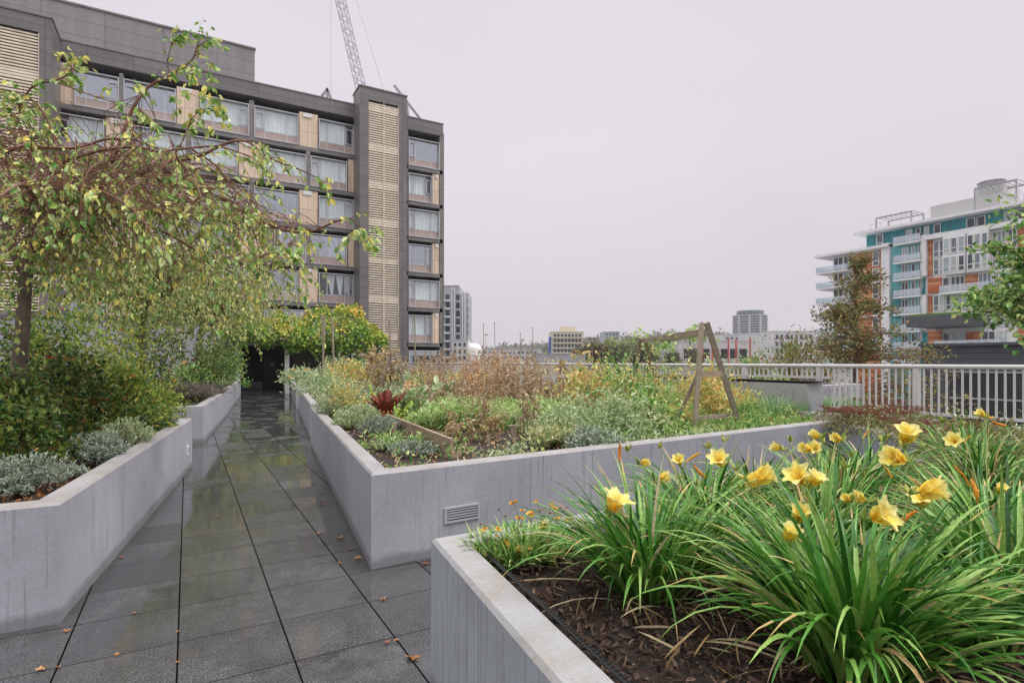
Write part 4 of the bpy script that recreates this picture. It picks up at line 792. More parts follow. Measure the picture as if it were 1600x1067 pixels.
for bi, (pts, r) in enumerate(branches):
    path = pxpath(pts); n = len(path); bm.tube(path, [r * (1 - .72 * i / n) for i in range(n)], 6, cap=False)
    NODES += path[::2]; top = bi in (0, 1, 10, 11, 13)
    for i in range(2, n):
        t = i / n; tg = (path[i] - path[i-1]).normalized()
        if random.random() < (.30 if bi in (3, 4, 5, 6) else .4):
            side = tg.cross(Vector((0, 0, 1))).normalized() * random.choice((-1, 1)); d = tg * .8 + side * random.uniform(.2, .9) + Vector((0, 0, random.uniform(.0, .7)))
            hang(tw_, lf, path[i], d, random.uniform(.3, .75) if not top else random.uniform(.12, .35), .005, random.uniform(1.2, 2.6), .05, .075, leafy=.8)
    for _ in range(7 if top else 4): hang(tw_, lf, path[-1], (path[-1] - path[-2]).normalized() + Vector((random.gauss(0, .4), random.gauss(0, .4), 0)), random.uniform(.15, .4), .004, 2.0, .04, .085)
def attach(p):
    """a twig from the nearest branch to the start of a shoot"""
    near = random.choice(sorted(NODES, key=lambda k: (k - p).length_squared + (0 if k.z > p.z - .3 else 1.0))[:14]); m_ = near.lerp(p, .5) + Vector((random.gauss(0, .14), random.gauss(0, .14), random.uniform(0, .3) * (near - p).length)); tw_.tube([near, near.lerp(m_, .55) + Vector((0, 0, .03)), m_, m_.lerp(p, .6), p], [.0055, .005, .0045, .004, .0035], 4, cap=False)
for _ in range(470):          # the hanging mass
    px = random.triangular(-70, 450, 130); d = random.uniform(5.6, 8.6); py = random.uniform(235, 335) + max(0, (px - 230)) * .42
    if px < 60: py -= 20
    a = random.uniform(0, 6.28); attach(P(px, py, d)); hang(tw_, lf, P(px, py, d), (math.cos(a) * .9 + .35, math.sin(a) * .9, random.uniform(-.1, .7)), random.uniform(.4, 1.5), random.uniform(.003, .0075), random.choice((.5, .9, 1.4, 2.4)), .055, random.choice((.055, .07, .085)), wig=.42, start=.25, leafy=random.choice((.35, .8, 1.0)))
for _ in range(70):           # long bare arching shoots
    px = random.uniform(20, 330); d = random.uniform(5.8, 8); a = random.uniform(-1.2, .9); hang(tw_, lf, P(px, random.uniform(250, 320), d), (math.cos(a), math.sin(a), random.uniform(.2, .8)), random.uniform(.8, 1.9), random.uniform(.006, .012), random.uniform(.5, 1.3), .16, .07, wig=.3)
for _ in range(90):
    p_ = P(random.uniform(40, 450), random.uniform(375, 455), random.uniform(6.2, 9.0)); attach(p_); hang(tw_, lf, p_, (random.gauss(0, 1), random.gauss(0, 1), .25), random.uniform(.4, 1.0), .0045, random.choice((.8, 1.5, 2.5)), .05, random.choice((.05, .06, .075)), wig=.4)
for _ in range(120):
    p_ = P(random.uniform(-60, 150), random.uniform(320, 430), random.uniform(5.7, 7.2)); attach(p_); hang(tw_, lf, p_, (random.gauss(0, 1), random.gauss(0, 1), .3), random.uniform(.4, 1.1), .006, random.choice((.8, 1.5, 2.5)), .045, .068, wig=.4)
for _ in range(110):           # leafy clumps at the tips, up on the near edge of the crown
    px, py = random.choice([(20, 150), (30, 165), (105, 120), (60, 180), (10, 210), (300, 110), (310, 180), (320, 150), (60, 205), (200, 130), (270, 130), (345, 330), (370, 370), (440, 390), (470, 400), (555, 372), (480, 285), (395, 330)]); hang(tw_, lf, P(px + random.gauss(0, 14), py + random.gauss(0, 10), random.uniform(6.4, 7.4)), (random.gauss(0, 1), random.gauss(0, 1), .2), random.uniform(.12, .3), .004, 2.5, .03, .085)
bm.build('branch', M_twig, wt, smooth=True); tw_.build('twig', M_twig, wt)
lm = MB(); lm.leaves(np.array(lf[0]), np.array(lf[1]), np.array(lf[2]), np.array(lf[2]) * .68, fold=.22, curl=.2); lm.build('crown', F_weep, wt)
def smalltree(name, label, px, pyb, d, crown, n, mat, L, hgt, base=0.72, lean=0):
    """crown: (px, py, rx m, rz m)"""
    q = P(px, pyb, d); root = thing(name, label, 'tree', (q.x, q.y, base)); t = MB(); top = P(px + lean, crown[1], d); zt = top.z
    t.tube([(q.x, q.y, base - .02), q.lerp(top, .3) + Vector((.02, 0, 0)), q.lerp(top, .65), top], [.085, .07, .06, .035], 8); t.build('trunk', M_bark, root, smooth=True)
    tw = MB(); l_ = ([], [], []); c = P(crown[0], crown[1], d); hubs = []
    for _ in range(9):
        a = random.uniform(0, 6.28); e_ = c + Vector((math.cos(a) * crown[2] * .6, math.sin(a) * crown[2] * .6, random.uniform(-.1, .6) * crown[3])); s_ = Vector((q.x, q.y, 0)).lerp(top, 1); s_.z = c.z - crown[3] * random.uniform(.1, .5)
        m_ = s_.lerp(e_, .5) + Vector((0, 0, .3)); tw.tube([s_, m_, e_], [.03, .02, .012], 5, cap=False); hubs += [m_, e_, s_.lerp(m_, .6)]
    for _ in range(n):
        h = random.choice(hubs); a = random.uniform(0, 6.28); p_ = Vector(h) + Vector((random.gauss(0, .3) * crown[2], random.gauss(0, .3) * crown[2], random.gauss(.1, .22) * crown[3]))
        tw.tube([Vector(h), Vector(h).lerp(p_, .5) + Vector((0, 0, .1)), p_], [.009, .007, .005], 4, cap=False)
        hang(tw, l_, p_, (math.cos(a), math.sin(a), random.uniform(.0, .7)), random.uniform(.4, 1.2) * crown[3] * .6, .005, random.uniform(.8, 2.6), L * .45, L * random.uniform(.7, 1.1), start=.05, wig=.4)
    tw.build('branch', M_twig, root); m_ = MB(); m_.leaves(np.array(l_[0]), np.array(l_[1]), np.array(l_[2]), np.array(l_[2]) * .6); m_.build('crown', mat, root); return root
smalltree('weeping_tree', 'slender weeping tree with small pale leaves behind the heather mound', 218, 585, 14.5, (225, 455, 2.4, 1.9), 420, F_small, .095, 0, lean=8)
smalltree('weeping_tree', 'weeping tree with yellow green leaves trailing over the entrance side of the path', 305, 570, 22, (345, 472, 2.9, 2.5), 520, F_small, .125, 0, lean=15)
# ------------------------------------------------------------------ shrubs of the planters by the tree
shrub('rose_bush', 'large dark leafy rose bush at the foot of the big weeping tree', 'bush', 92, 600, 7.4, .85, .92, 3400, F_rose, .055, .04, clumps=26, flowers=(F_red, 2, .035, 7))
shrub('rose_bush', 'dark rose bush with yellow tipped leaves spilling towards the heather', 'bush', 185, 620, 8.2, .62, .80, 2600, F_yel, .05, .034, clumps=22, flowers=(F_coral, 3, .035, 7))
shrub('rose_bush', 'low rose bush of mixed red and yellow leaves over fallen leaves', 'bush', 18, 690, 5.3, .42, .52, 1700, F_rose, .05, .036, clumps=18, flowers=(F_red, 2, .03, 7))
shrub('rose_bush', 'tall airy rose bush with orange hips before the pale wall', 'bush', 118, 560, 9.6, 1.0, 1.75, 2300, F_yel, .055, .034, clumps=30, spread=.2, nst=30, flowers=(F_coral, 4, .035, 6))
shrub('rose_bush', 'dark bush with one big red bloom beside the trunk', 'bush', -10, 640, 6.0, .5, .85, 1700, F_rose, .06, .042, clumps=18, flowers=(F_red, 1, .05, 8))
shrub('rose_bush', 'rounded green bush low under the slender weeping tree', 'bush', 228, 600, 10.0, .55, .55, 1600, F_yel, .045, .03, clumps=18)
shrub('evergreen_bush', 'dark evergreen bush between two slender trunks', 'bush', 255, 580, 17.5, 1.5, 2.2, 2400, F_rose, .08, .055, clumps=22)
shrub('evergreen_bush', 'dark green bush in front of the pale boundary wall', 'bush', 40, 580, 10.5, 1.2, 1.7, 2200, F_rose, .07, .05, clumps=22)
shrub('evergreen_bush', 'bushy green shrub at the corner of the dark entrance', 'bush', 338, 580, 23.5, 1.1, 1.5, 1900, F_green, .09, .06, clumps=20, flowers=(F_red, 2, .08, 7))
shrub('flowering_shrub', 'green shrub topped with yellow flowers under the trailing tree', 'bush', 300, 585, 20, .9, .85, 1800, F_green, .075, .05, clumps=18, flowers=(F_oran, 8, .09, 8))
shrub('flowering_shrub', 'loose yellow leaved shrub behind the rose bushes', 'bush', 165, 560, 13, 1.3, 2.1, 1700, F_yel, .065, .042, clumps=22)
def santolina(label, px, py, d, r, h, mat=F_silver, n=1500, name='silver_clump', cat='plant', L=.032):
    q = P(px, py, d); c = Vector((q.x, q.y, .72)); root = thing(name, label, cat, c); mb = MB(); st = MB(); k = int(60 * (r / .3) ** 2) + 24; n = int(n * 1.5); L *= 1.25; h *= 1.12
    for _ in range(k):
        a = random.uniform(0, 6.28); u = random.random() ** .5; b = c + Vector((math.cos(a), math.sin(a), 0)) * (r * .5 * u); t_ = c + Vector((math.cos(a) * r * u, math.sin(a) * r * u, h * (1.05 - .55 * u * u) * random.uniform(.8, 1.1)))
        st.tube([b, b.lerp(t_, .6) + Vector((0, 0, h * .1)), t_], [.004, .003, .002], 3, cap=False); m_ = max(8, n // k); ts = rng.uniform(.35, 1.03, m_)[:, None]
        p = np.array(b)[None] * (1 - ts) + np.array(t_)[None] * ts + rng.normal(size=(m_, 3)) * .006; dd = rdir(m_, .6) + np.array((t_ - b).normalized()) * .6; mb.leaves(p, dd, L * rng.uniform(.6, 1.2, m_), L * .32)
    st.build('stem', M_twig, root); mb.build('foliage', mat, root); return root
santolina('silver grey clump spreading nearest the corner of the pale planter', 45, 745, 4.75, .36, .26, n=2600)
santolina('domed silver clump midway along the pale planter rim', 148, 690, 5.9, .30, .30, n=2400)
santolina('small silver tuft tucked at the planter rim below the domed clump', 118, 712, 5.25, .12, .10, n=500)
santolina('small silver sprig by the fallen leaves in the planter corner', 12, 775, 4.5, .16, .12, n=700)
santolina('feathery grey green lavender just past the domed silver clump', 195, 668, 6.9, .32, .34, F_lav, 2200, 'lavender')
santolina('grey lavender at the far end of the pale planter', 240, 650, 8.6, .34, .30, F_silver, 2000, 'lavender')
santolina('wide heather mound on the corner of the second planter', 285, 610, 15.6, .95, .42, F_heath, 4200, 'heather', L=.05)
santolina('smaller heather tuft beside the wide mound', 325, 600, 17.3, .55, .38, F_heath, 1800, 'heather', L=.05)
# ------------------------------------------------------------------ vine over the pergola
vn = thing('climbing_vine', 'thick green and orange vine draped over the pergola roof', 'vine', (6, 34, 2.9)); mb = MB(); st = MB()
n = 6500; xs = rng.uniform(1.6, 10.3, n); top = np.interp(xs, [1.6, 3, 4.5, 6, 7, 8, 9, 10.3], [3.9, 4.2, 4.2, 4.4, 4.75, 5.1, 4.7, 3.6]) + .22 * np.sin(xs * 3.1) + .14 * np.sin(xs * 7.3); bot = np.interp(xs, [1.6, 3.5, 5.5, 7.5, 9, 10.3], [2.6, 2.75, 2.35, 2.15, 2.1, 2.6]) + .2 * np.sin(xs * 4.7)
u = rng.random(n) ** .8; ang = u * math.pi; z = bot + (top - bot) * np.clip(u * 1.25, 0, 1) + rng.normal(size=n) * .07; y_ = 33.75 - .75 * np.sin(np.clip(u * 1.6, 0, 1) * math.pi) + np.clip(u - .7, 0, 1) * 6.5 + rng.normal(size=n) * .14
p = np.stack([xs + rng.normal(size=n) * .1, y_, z], 1); tone = np.clip((z - bot) / (top - bot) * .45 + .32 * rng.random(n) + .18 * np.sin(xs * 2.2 + 1) * np.sin(z * 3), 0, 1) ; mb.leaves(p, rdir(n, -.5) + np.array([0, -.7, 0]), rng.uniform(.13, .23, n), rng.uniform(.13, .22, n), fold=.15, r=np.clip(.12 * rng.random(n) + tone * .85 * (rng.random(n) < .75) + .1, 0, 1)); mb.build('foliage', F_vine, vn)
for _ in range(60): xx = random.uniform(2, 10); st.tube([(xx, 33.9, 2.9), (xx + random.gauss(0, .5), 33.5, random.uniform(2.6, 4)), (xx + random.gauss(0, .6), 33.2, random.uniform(2.2, 4.4))], [.02, .014, .006], 4)
st.build('stem', M_bark, vn)
# ------------------------------------------------------------------ beds of the middle planters
SZ = 0.72
def B(px, py): q = G(px, py, SZ); return Vector((q.x, q.y, SZ))
def fernplant(label, px, py, r, h, n, mat=F_fern, name='carrot_top', cat='vegetable', L=.07, W=.016, group=None):
    n = int(n * random.uniform(.8, 1.3)); h *= random.uniform(1.0, 1.45); r *= 1.15; W *= 1.35; mat = random.choice((F_fern, F_fern, F_sage, F_pale)) if mat is F_fern else mat; c = B(px, py); root = thing(name, label, cat, c, group); mb = MB(); st = MB()
    k = int(16 + n / 60)
    for _ in range(k):
        a = random.uniform(0, 6.28); sp_ = random.random() ** .6 * r; tip = c + Vector((math.cos(a) * sp_, math.sin(a) * sp_, h * random.uniform(.65, 1.05) * (1 - .35 * (sp_ / r) ** 2))); m_ = c.lerp(tip, .5) + Vector((0, 0, h * .18)); st.tube([c + Vector((random.gauss(0, .03), random.gauss(0, .03), -.01)), m_, tip], [.004, .003, .0015], 3, cap=False)
        q = n // k; ts = rng.uniform(.3, 1.05, q)[:, None]; p = (np.array(c)[None] * (1-ts)**2 + 2 * np.array(m_)[None] * ts * (1-ts) + np.array(tip)[None] * ts**2) + rng.normal(size=(q, 3)) * np.array([.05, .05, .03]) * (r / .35); mb.leaves(p, rdir(q, .4) + np.array((tip - c).normalized()) * .4, L * rng.uniform(.6, 1.3, q), W * rng.uniform(.7, 1.4, q))
    st.build('stem', F_stem, root); mb.build('foliage', mat, root); return root
def bushy(label, px, py, r, h, n, mat, L, W, name='vegetable_plant', cat='plant', stemmat=None, clumps=14, spread=.3, flowers=None, group=None, stm=None):
    n = int(n * 1.15); h *= 1.22; r *= 1.15; L *= 1.4; W *= 1.45; clumps = int(clumps * 1.5); spread *= .8; c = B(px, py); root = thing(name, label, cat, c, group); st = MB(); stems(st, stm or 16, c, r * .8, h * .95, .005); st.build('stem', stemmat or F_stem, root); mb = MB(); clusterf(mb, n, tuple(c + Vector((0, 0, .02))), (r, r, h), L, W, .4, clumps, spread); mb.build('foliage', mat, root)
    if flowers:
        fm, k, fr, npet = flowers
        for _ in range(k):
            a = random.uniform(0, 6.28); e_ = random.uniform(.3, 1.2); dx = Vector((math.cos(a) * math.cos(e_), math.sin(a) * math.cos(e_), math.sin(e_)))
            if dx.dot(FW) > .2: dx.x *= -1; dx.y *= -1
            f = MB(); pt = c + Vector((dx.x * r, dx.y * r, dx.z * h * 1.1)); flower_disc(f, pt, Vector((0, 0, 1)) - FW * .5, fr, npet); flower_disc(f, pt + Vector((0, 0, .005)), Vector((0, 0, 1)) - FW * .4, fr * .6, npet, .7); f.build('flower', fm, root)
    return root
def stalky(label, px, py, r, h, ns, mat=F_dry, name='dead_stalks', cat='plant', leaf=26, L=.055, W=.02, stemmat=None, group=None):
    ns = int(ns * 1.1); leaf = int(leaf * 1.1); h *= 1.12; L *= 1.25; W *= 1.3; mat = random.choice((F_dry, F_tan, F_tan)) if mat is F_dry else mat; c = B(px, py); root = thing(name, label, cat, c, group); st = MB(); P_ = []; D_ = []
    for _ in range(ns):
        a = random.uniform(0, 6.28); u = random.random() ** .5; b = c + Vector((math.cos(a) * u * r * .8, math.sin(a) * u * r * .8, -.01)); hh = h * random.choice((.5, .7, .85, 1.0, 1.22)) * random.uniform(.85, 1.1); t_ = b + Vector((random.gauss(0, .12) * h, random.gauss(0, .12) * h, hh)); m_ = b.lerp(t_, .5) + Vector((random.gauss(0, .03), random.gauss(0, .03), 0)); st.tube([b, m_, t_], [.006, .005, .002], 4, cap=False)
        for _ in range(3): 
            s = b.lerp(t_, random.uniform(.4, .9)); e_ = s + Vector((random.gauss(0, .1), random.gauss(0, .1), random.uniform(.05, .2))) * (h * .8); st.tube([s, e_], [.003, .0015], 3, cap=False); P_ += [tuple(s.lerp(e_, random.random())) for _ in range(leaf // 5)]
        P_ += [tuple(b.lerp(t_, random.uniform(.15, 1.02)) + Vector((random.gauss(0, .025), random.gauss(0, .025), 0))) for _ in range(leaf // 2)]
    n = len(P_); st.build('stem', stemmat or M_dry, root); mb = MB(); mb.leaves(np.array(P_), rdir(n, -.3), L * rng.uniform(.5, 1.3, n), W * rng.uniform(.6, 1.4, n), fold=.5, curl=.35); mb.build('foliage', mat, root); return root
M_dry = simple('dry stem', (0.36, 0.26, 0.17), .8, .3, 9)
def grassy(label, px, py, r, h, n, mat=F_grass, name='grass_clump', cat='plant', W=.007, group=None, heads=0, headmat=None, pos=None):
    c = pos or B(px, py); root = thing(name, label, cat, c, group); mb = MB()
    for _ in range(n):
        a = random.uniform(0, 6.28); u = random.random() ** .6; b = c + Vector((math.cos(a), math.sin(a), 0)) * (r * .45 * u); mb.blade(b, a + random.gauss(0, .5), R(random.uniform(55, 88)), h * random.uniform(.6, 1.25), W * random.uniform(.7, 1.3), random.uniform(.5, 1.9), 5)
    mb.build('foliage', mat, root)
    for _ in range(heads):
        s = MB(); a = random.uniform(0, 6.28); b = c + Vector((math.cos(a), math.sin(a), 0)) * r * .5; t_ = b + Vector((random.gauss(0, .08), random.gauss(0, .08), h * random.uniform(1.0, 1.3))); s.tube([b, t_], [.002, .0015], 3, cap=False); s.leaves(np.array([t_] * 16), rdir(16, .2), .016, .008); s.build('seed_head', headmat or F_dry, root)
    return root
# low weeds over the soil
nse = lambda x, y, s=1.0, o=0.0: math.sin(x*s*2.1+o)*math.sin(y*s*1.7+o*2) + .5*math.sin(x*s*4.7+1+o)*math.sin(y*s*5.3+o)
def cover(name, label, poly, n, mat, L, W, h, z=SZ, keep=None):
    xs = [p[0] for p in poly]; ys = [p[1] for p in poly]; P_ = []
    def inside(x, y):
        c_ = False
        for i in range(len(poly)):
            x1, y1 = poly[i-1]; x2, y2 = poly[i]
            if (y1 > y) != (y2 > y) and x < (x2-x1)*(y-y1)/(y2-y1)+x1: c_ = not c_
        return c_
    while len(P_) < n:
        x, y = random.uniform(min(xs), max(xs)), random.uniform(min(ys), max(ys))
        if inside(x, y) and (keep is None or keep(x, y)): P_.append((x, y, z + abs(random.gauss(0, h)) * (1 + 1.6 * max(0, nse(x, y, 1.9, 2)))))
    mb = MB(); mb.leaves(np.array(P_), rdir(n, .7), L * 1.25 * rng.uniform(.5, 1.3, n), W * rng.uniform(.5, 1.3, n)); return tag(mb.build(name, mat), label, None, None, 'stuff')
cover('ground_cover', 'low weeds and seedlings covering the vegetable bed', inset(pM1, .2), 16000, F_green, .055, .03, .07, keep=lambda x, y: nse(x, y) > -.35 and not (x < 4.3 and y < 8.3 and nse(x, y, 2.0, 3) < .55))
cover('leaf_litter', 'dry leaf litter on the vegetable bed soil', inset(pM1, .2), 5500, F_dry, .05, .02, .012)
cover('ground_cover', 'low weeds between the faded flowers', inset(pM2, .2), 5000, F_sage, .07, .03, .09)
cover('ground_cover', 'low weeds in the planter by the pergola', inset(pM3, .2), 3500, F_sage, .1, .045, .12)
cover('leaf_litter', 'brown fallen leaves under the rose bushes', inset(pL1, .2), 4500, F_fall, .05, .03, .012)
cover('ground_cover', 'low green growth under the shrubs in the sunken planters', inset(pL2, .2), 3000, F_rose, .06, .035, .1)
cover('ground_cover', 'low green growth along the far planter', inset(pL3, .2), 2500, F_rose, .08, .05, .15)
# silver edge row, grass and boards of the wide planter
santolina('silver lavender filling the far corner of the wide planter', 523, 640, 10.8, .42, .42, F_lav, 2600, 'lavender'); santolina('grey lavender beside the chard along the planter wall', 560, 655, 9.6, .42, .30, F_lav, 2400, 'lavender')
santolina('low silver clump between the wall and the timber edging', 590, 668, 8.3, .36, .24, F_silver, 2000, 'silver_clump'); santolina('green grey clump hugging the wall next to the black hose loop', 545, 672, 8.9, .26, .24, F_sage, 1400, 'herb_clump'); santolina('flat silver clump in the acute corner of the wide planter', 648, 713, 6.6, .32, .13, F_silver, 1500, 'silver_clump'); santolina('small sage green mat beside the fresh grass tuft', 610, 706, 6.9, .22, .12, F_sage, 800, 'herb_clump')
bushy('pale green goldenrod spray rising behind the planter corner', 545, 655, .32, .55, 700, F_gold, .05, .02, 'goldenrod', 'flower')
grassy('fresh green grass tuft inside the acute planter corner', 608, 700, .24, .26, 150, F_green, W=.011); grassy('bright green tuft next to the timber edging', 645, 700, .2, .2, 110, F_green, W=.012)
def plank(label, a, b, h=.25, t=.04, nm='timber_edging'):
    a = B(*a); b = B(*b); mb = MB(); mb.beam(a + Vector((0, 0, h/2 - .03)), b + Vector((0, 0, h/2 - .03)), t, h); o = mb.build(nm, M_woodh); return tag(o, label, 'edging', 'timber edging boards')
plank('long weathered board edging the bed, split near a stake', (606, 668), (706, 716)); plank('short weathered board end by the planter wall', (700, 716), (716, 712), .13, .09); plank('thin board lying on soil below the red chard', (612, 662), (655, 660), .06, .12); plank('flat board on the soil behind the stepping stone', (655, 672), (690, 676), .04, .14)
sq = B(616, 684); mb = MB(); mb.box(sq.x-.025, sq.x+.025, sq.y-.025, sq.y+.025, .6, .93); tag(mb.build('wooden_stake', M_woodh), 'short square stake holding the split timber edging', 'stake')
sq = B(806, 692); mb = MB(); mb.beam(sq - Vector((0, 0, .05)), sq + Vector((-.07, 0, .23)), .055, .03, up=(0, 1, 0)); mb.beam(sq + Vector((-.12, 0, .235)), sq + Vector((.06, .02, .225)), .06, .02); tag(mb.build('wooden_stake', M_wood), 'leaning weathered stake with a cross piece near the front wall', 'stake')
sq = B(765, 694); mb = MB(); mb.beam(sq - Vector((0, 0, .05)), sq + Vector((-.03, 0, .12)), .05, .03, up=(0, 1, 0)); tag(mb.build('wooden_stake', M_woodh), 'short reddish stake stump at the front wall', 'stake')
sc_ = B(692, 689); mb = MB(); mb.lathe([(0, -.02), (.21, -.02), (.225, .01), (.215, .03), (0, .032)], tuple(sc_), 22); tag(mb.build('stepping_stone', M_conc2), 'round grey stepping stone in the vegetable bed', 'stone'); sc_ = B(655, 633); mb = MB(); mb.lathe([(0, -.02), (.36, -.02), (.37, .05), (.34, .08), (0, .085)], tuple(sc_), 22); tag(mb.build('stepping_stone', M_conc2), 'pale flat stone behind the red chard', 'stone')
hz = B(562, 690); mb = MB(); mb.tube([hz + Vector((math.cos(a)*.11, math.sin(a)*.11, .02 + .13*math.sin(a*.5))) for a in np.linspace(0, 6.28, 20)], .009, 6); tag(mb.build('irrigation_hose', M_black), 'loop of black irrigation hose against the planter wall', 'hose')
# chard
ch = thing('chard_plant', 'dark red chard with upright crinkled leaves', 'vegetable', B(604, 660))
M_rs = simple('red stalk', (.42, .02, .04), .35, .1, 9); M_ys = simple('yellow stalk', (.72, .42, .03), .35, .1, 9)
def crinkle(c, a, h, wd, reach, root, mat, smat):
    """stalk and a blistered blade that arches over at the tip"""
    dr_ = Vector((math.cos(a), math.sin(a), 0)); f = lambda u: c + dr_ * (reach * u ** 1.5) + Vector((0, 0, h * (1.12 * u - .30 * u ** 3.2))); s = MB(); s.tube([f(u) for u in (0, .2, .4, .6, .8, .95)], [.015, .013, .011, .008, .005, .003], 6); s.build('stalk', smat, root, smooth=True)
    m_ = MB(); n = 15; vs = []; fs = []; sd0 = Vector((-math.sin(a), math.cos(a), 0)); ph = random.random() * 6
    for i in range(n):
        u = .36 + .66 * i / (n - 1); q_ = f(min(u, 1.0)) + dr_ * max(0, u - 1) * .3; tg = (f(min(1, u + .02)) - f(u - .02)).normalized(); nn = sd0.cross(tg); w_ = wd * math.sin(math.pi * (.06 + .90 * i / (n - 1))) ** .6 * (1 + .10 * math.sin(i * 2.4 + ph))
        for k in range(-4, 5): t_ = k / 4; vs.append(tuple(q_ + sd0 * w_ * t_ + nn * (wd * .35 * abs(t_) ** 1.5 + wd * (.10 + .16 * abs(t_)) * math.sin(i * 1.9 + k * 1.7 + ph)) ))
    for i in range(n - 1):
        for k in range(8): a_ = i * 9 + k; fs.append((a_, a_ + 1, a_ + 10, a_ + 9))
    for f_ in fs: m_.f.append(f_); m_.m.append(0); m_.r.append(min(1, max(0, random.gauss(.45, .22))))
    m_.v.extend(vs); m_.n += len(vs); m_.build('leaf', mat, root, smooth=True)
cc = B(604, 660)
for k, (a, h, wd, rc) in enumerate(((2.6, .62, .085, .22), (2.0, .66, .09, .12), (3.4, .55, .08, .25), (.3, .60, .085, .22), (-.5, .56, .08, .25), (1.2, .70, .095, .12), (4.2, .50, .08, .2), (5.0, .52, .085, .18), (-.1, .66, .09, .30), (2.9, .48, .07, .30))): crinkle(cc + Vector((math.cos(a), math.sin(a), 0)) * .05, a, h, wd, rc, ch, F_chard, M_rs)
ch2 = thing('chard_plant', 'green chard with yellow stalks beside the red chard', 'vegetable', B(626, 665)); cc = B(626, 665)
for (a, h, wd, rc) in ((-.4, .52, .075, .2), (.4, .46, .07, .26), (2.2, .4, .06, .12), (4.6, .36, .06, .16)): crinkle(cc, a, h, wd, rc, ch2, F_chardg, M_ys)
ch3 = thing('chard_plant', 'tall yellow green chard leaf behind the red chard', 'vegetable', B(586, 645)); crinkle(B(586, 645), 2.7, .74, .07, .12, ch3, F_chardg, M_ys); crinkle(B(586, 645), 1.5, .5, .06, .12, ch3, F_chardg, M_ys)
# feathery greens and the rest, front to back
fernplant('low feathery greens hiding the front wall foot past the leaning stake', 855, 698, .34, .26, 1300); fernplant('light green carrot row between the stone and the brown stalks', 725, 656, .5, .36, 2000); fernplant('bushy carrot tops near the yellow corn shoot', 790, 660, .4, .36, 1700)
fernplant('pale feathery carrot tops behind the stepping stone', 700, 672, .45, .36, 2200); fernplant('feathery carrot tops right behind the flat board', 745, 668, .45, .34, 2000)
tag(fernplant('small feathery seedling clump below the chard', 655, 668, .24, .2, 700), 'small feathery seedling clump below the chard'); fernplant('feathery greens under the brown stalks, by the orange marigolds', 850, 672, .45, .42, 2200); fernplant('feathery greens spreading to the front wall near the leaning stake', 885, 690, .4, .3, 1800, F_sage); fernplant('soft green fennel at the middle of the front wall', 1000, 678, .36, .36, 1500, F_fern)
kale = [(640, 655, .22, .32, 'blue green kale behind the chard'), (690, 640, .3, .42, 'wide blue kale below the dry stalks')]
for (px, py, r, h, lb) in kale: bushy(lb, px, py, r, h, 160, F_sage, .16, .09, 'kale', 'vegetable', clumps=8)
for (px, py, h, n, lb) in ((607, 635, .5, 16, 'dark leek leaves standing behind the red chard'), (690, 632, .45, 16, 'blue grey leek fans in front of the dry stalks'), (640, 628, .5, 14, 'blue green leeks next to the flat stone')): grassy(lb, px, py, .22, h, n, F_sage, 'leek', 'vegetable', W=.035)
for (px, py, r, h, n, lb, mt) in ((715, 640, .45, .75, 34, 'pale brown seed stalks beside the leeks', F_dry), (760, 645, .5, .92, 46, 'tall brown dead stalks in the middle of the bed', F_dry), (800, 640, .5, .95, 44, 'reddish brown seeding stalks near the orange marigolds', F_dry), (838, 645, .42, .75, 34, 'golden brown withered stalks near the railing view', F_dry), (690, 625, .5, .9, 32, 'tan dead stalks towards the slatted tower', F_dry), (780, 625, .6, 1.0, 40, 'dense dry stalks at the back of the bed', F_dry), (868, 650, .3, .55, 24, 'short withered brown stalks before the fennel', F_dry), (735, 622, .6, 1.05, 36, 'thin tan stalks rising past the rail', F_dry), (720, 688, .2, .3, 10, 'bleached leaning stalks in the front gap', F_straw), (765, 690, .12, .45, 7, 'yellow withered corn shoot at the front wall', F_straw), (825, 628, .5, .9, 30, 'coppery dry stalks beyond the marigolds', F_dry)): stalky(lb, px, py, r, h, n, mt)
for (px, py, r, h, ns, lb, mt) in ((730, 676, .3, .72, 9, 'thin tan stems rising out of the carrot row', F_dry), (675, 662, .25, .7, 8, 'few bleached stems behind the long timber board', F_dry), (860, 664, .35, .85, 12, 'straggling brown stems behind the orange marigolds', F_dry), (915, 668, .35, .9, 12, 'tall loose seed stems over the sage bush', F_gold), (960, 672, .3, .95, 10, 'thin green gold stems before the tomato plant', F_gold), (820, 682, .25, .6, 9, 'dry stems leaning over the feathery front greens', F_dry), (1015, 662, .35, .95, 11, 'golden seed stems left standing near the far trellis legs', F_gold), (770, 655, .4, 1.05, 14, 'tallest pale seed stems in the mid bed', F_dry), (640, 650, .3, .7, 9, 'slender dry stems above the leek fans', F_dry)): stalky(lb, px, py, r, h, ns, mt, 'seed_stems')
bushy('orange marigolds among the brown stalks', 835, 655, .22, .32, 420, F_green, .045, .018, 'marigold', 'flower', flowers=(F_oran, 2, .05, 12)); bushy('small marigold with one bloom before the feathery greens', 786, 668, .12, .18, 200, F_green, .035, .015, 'marigold', 'flower', flowers=(F_oran, 1, .04, 12)); bushy('red marigold at the front wall beside the trellis foot', 1191, 666, .13, .16, 200, F_green, .04, .015, 'marigold', 'flower', flowers=(F_coral, 1, .06, 12)); bushy('lone orange marigold under the chard', 570, 652, .1, .25, 120, F_green, .035, .015, 'marigold', 'flower', flowers=(F_oran, 2, .045, 12))
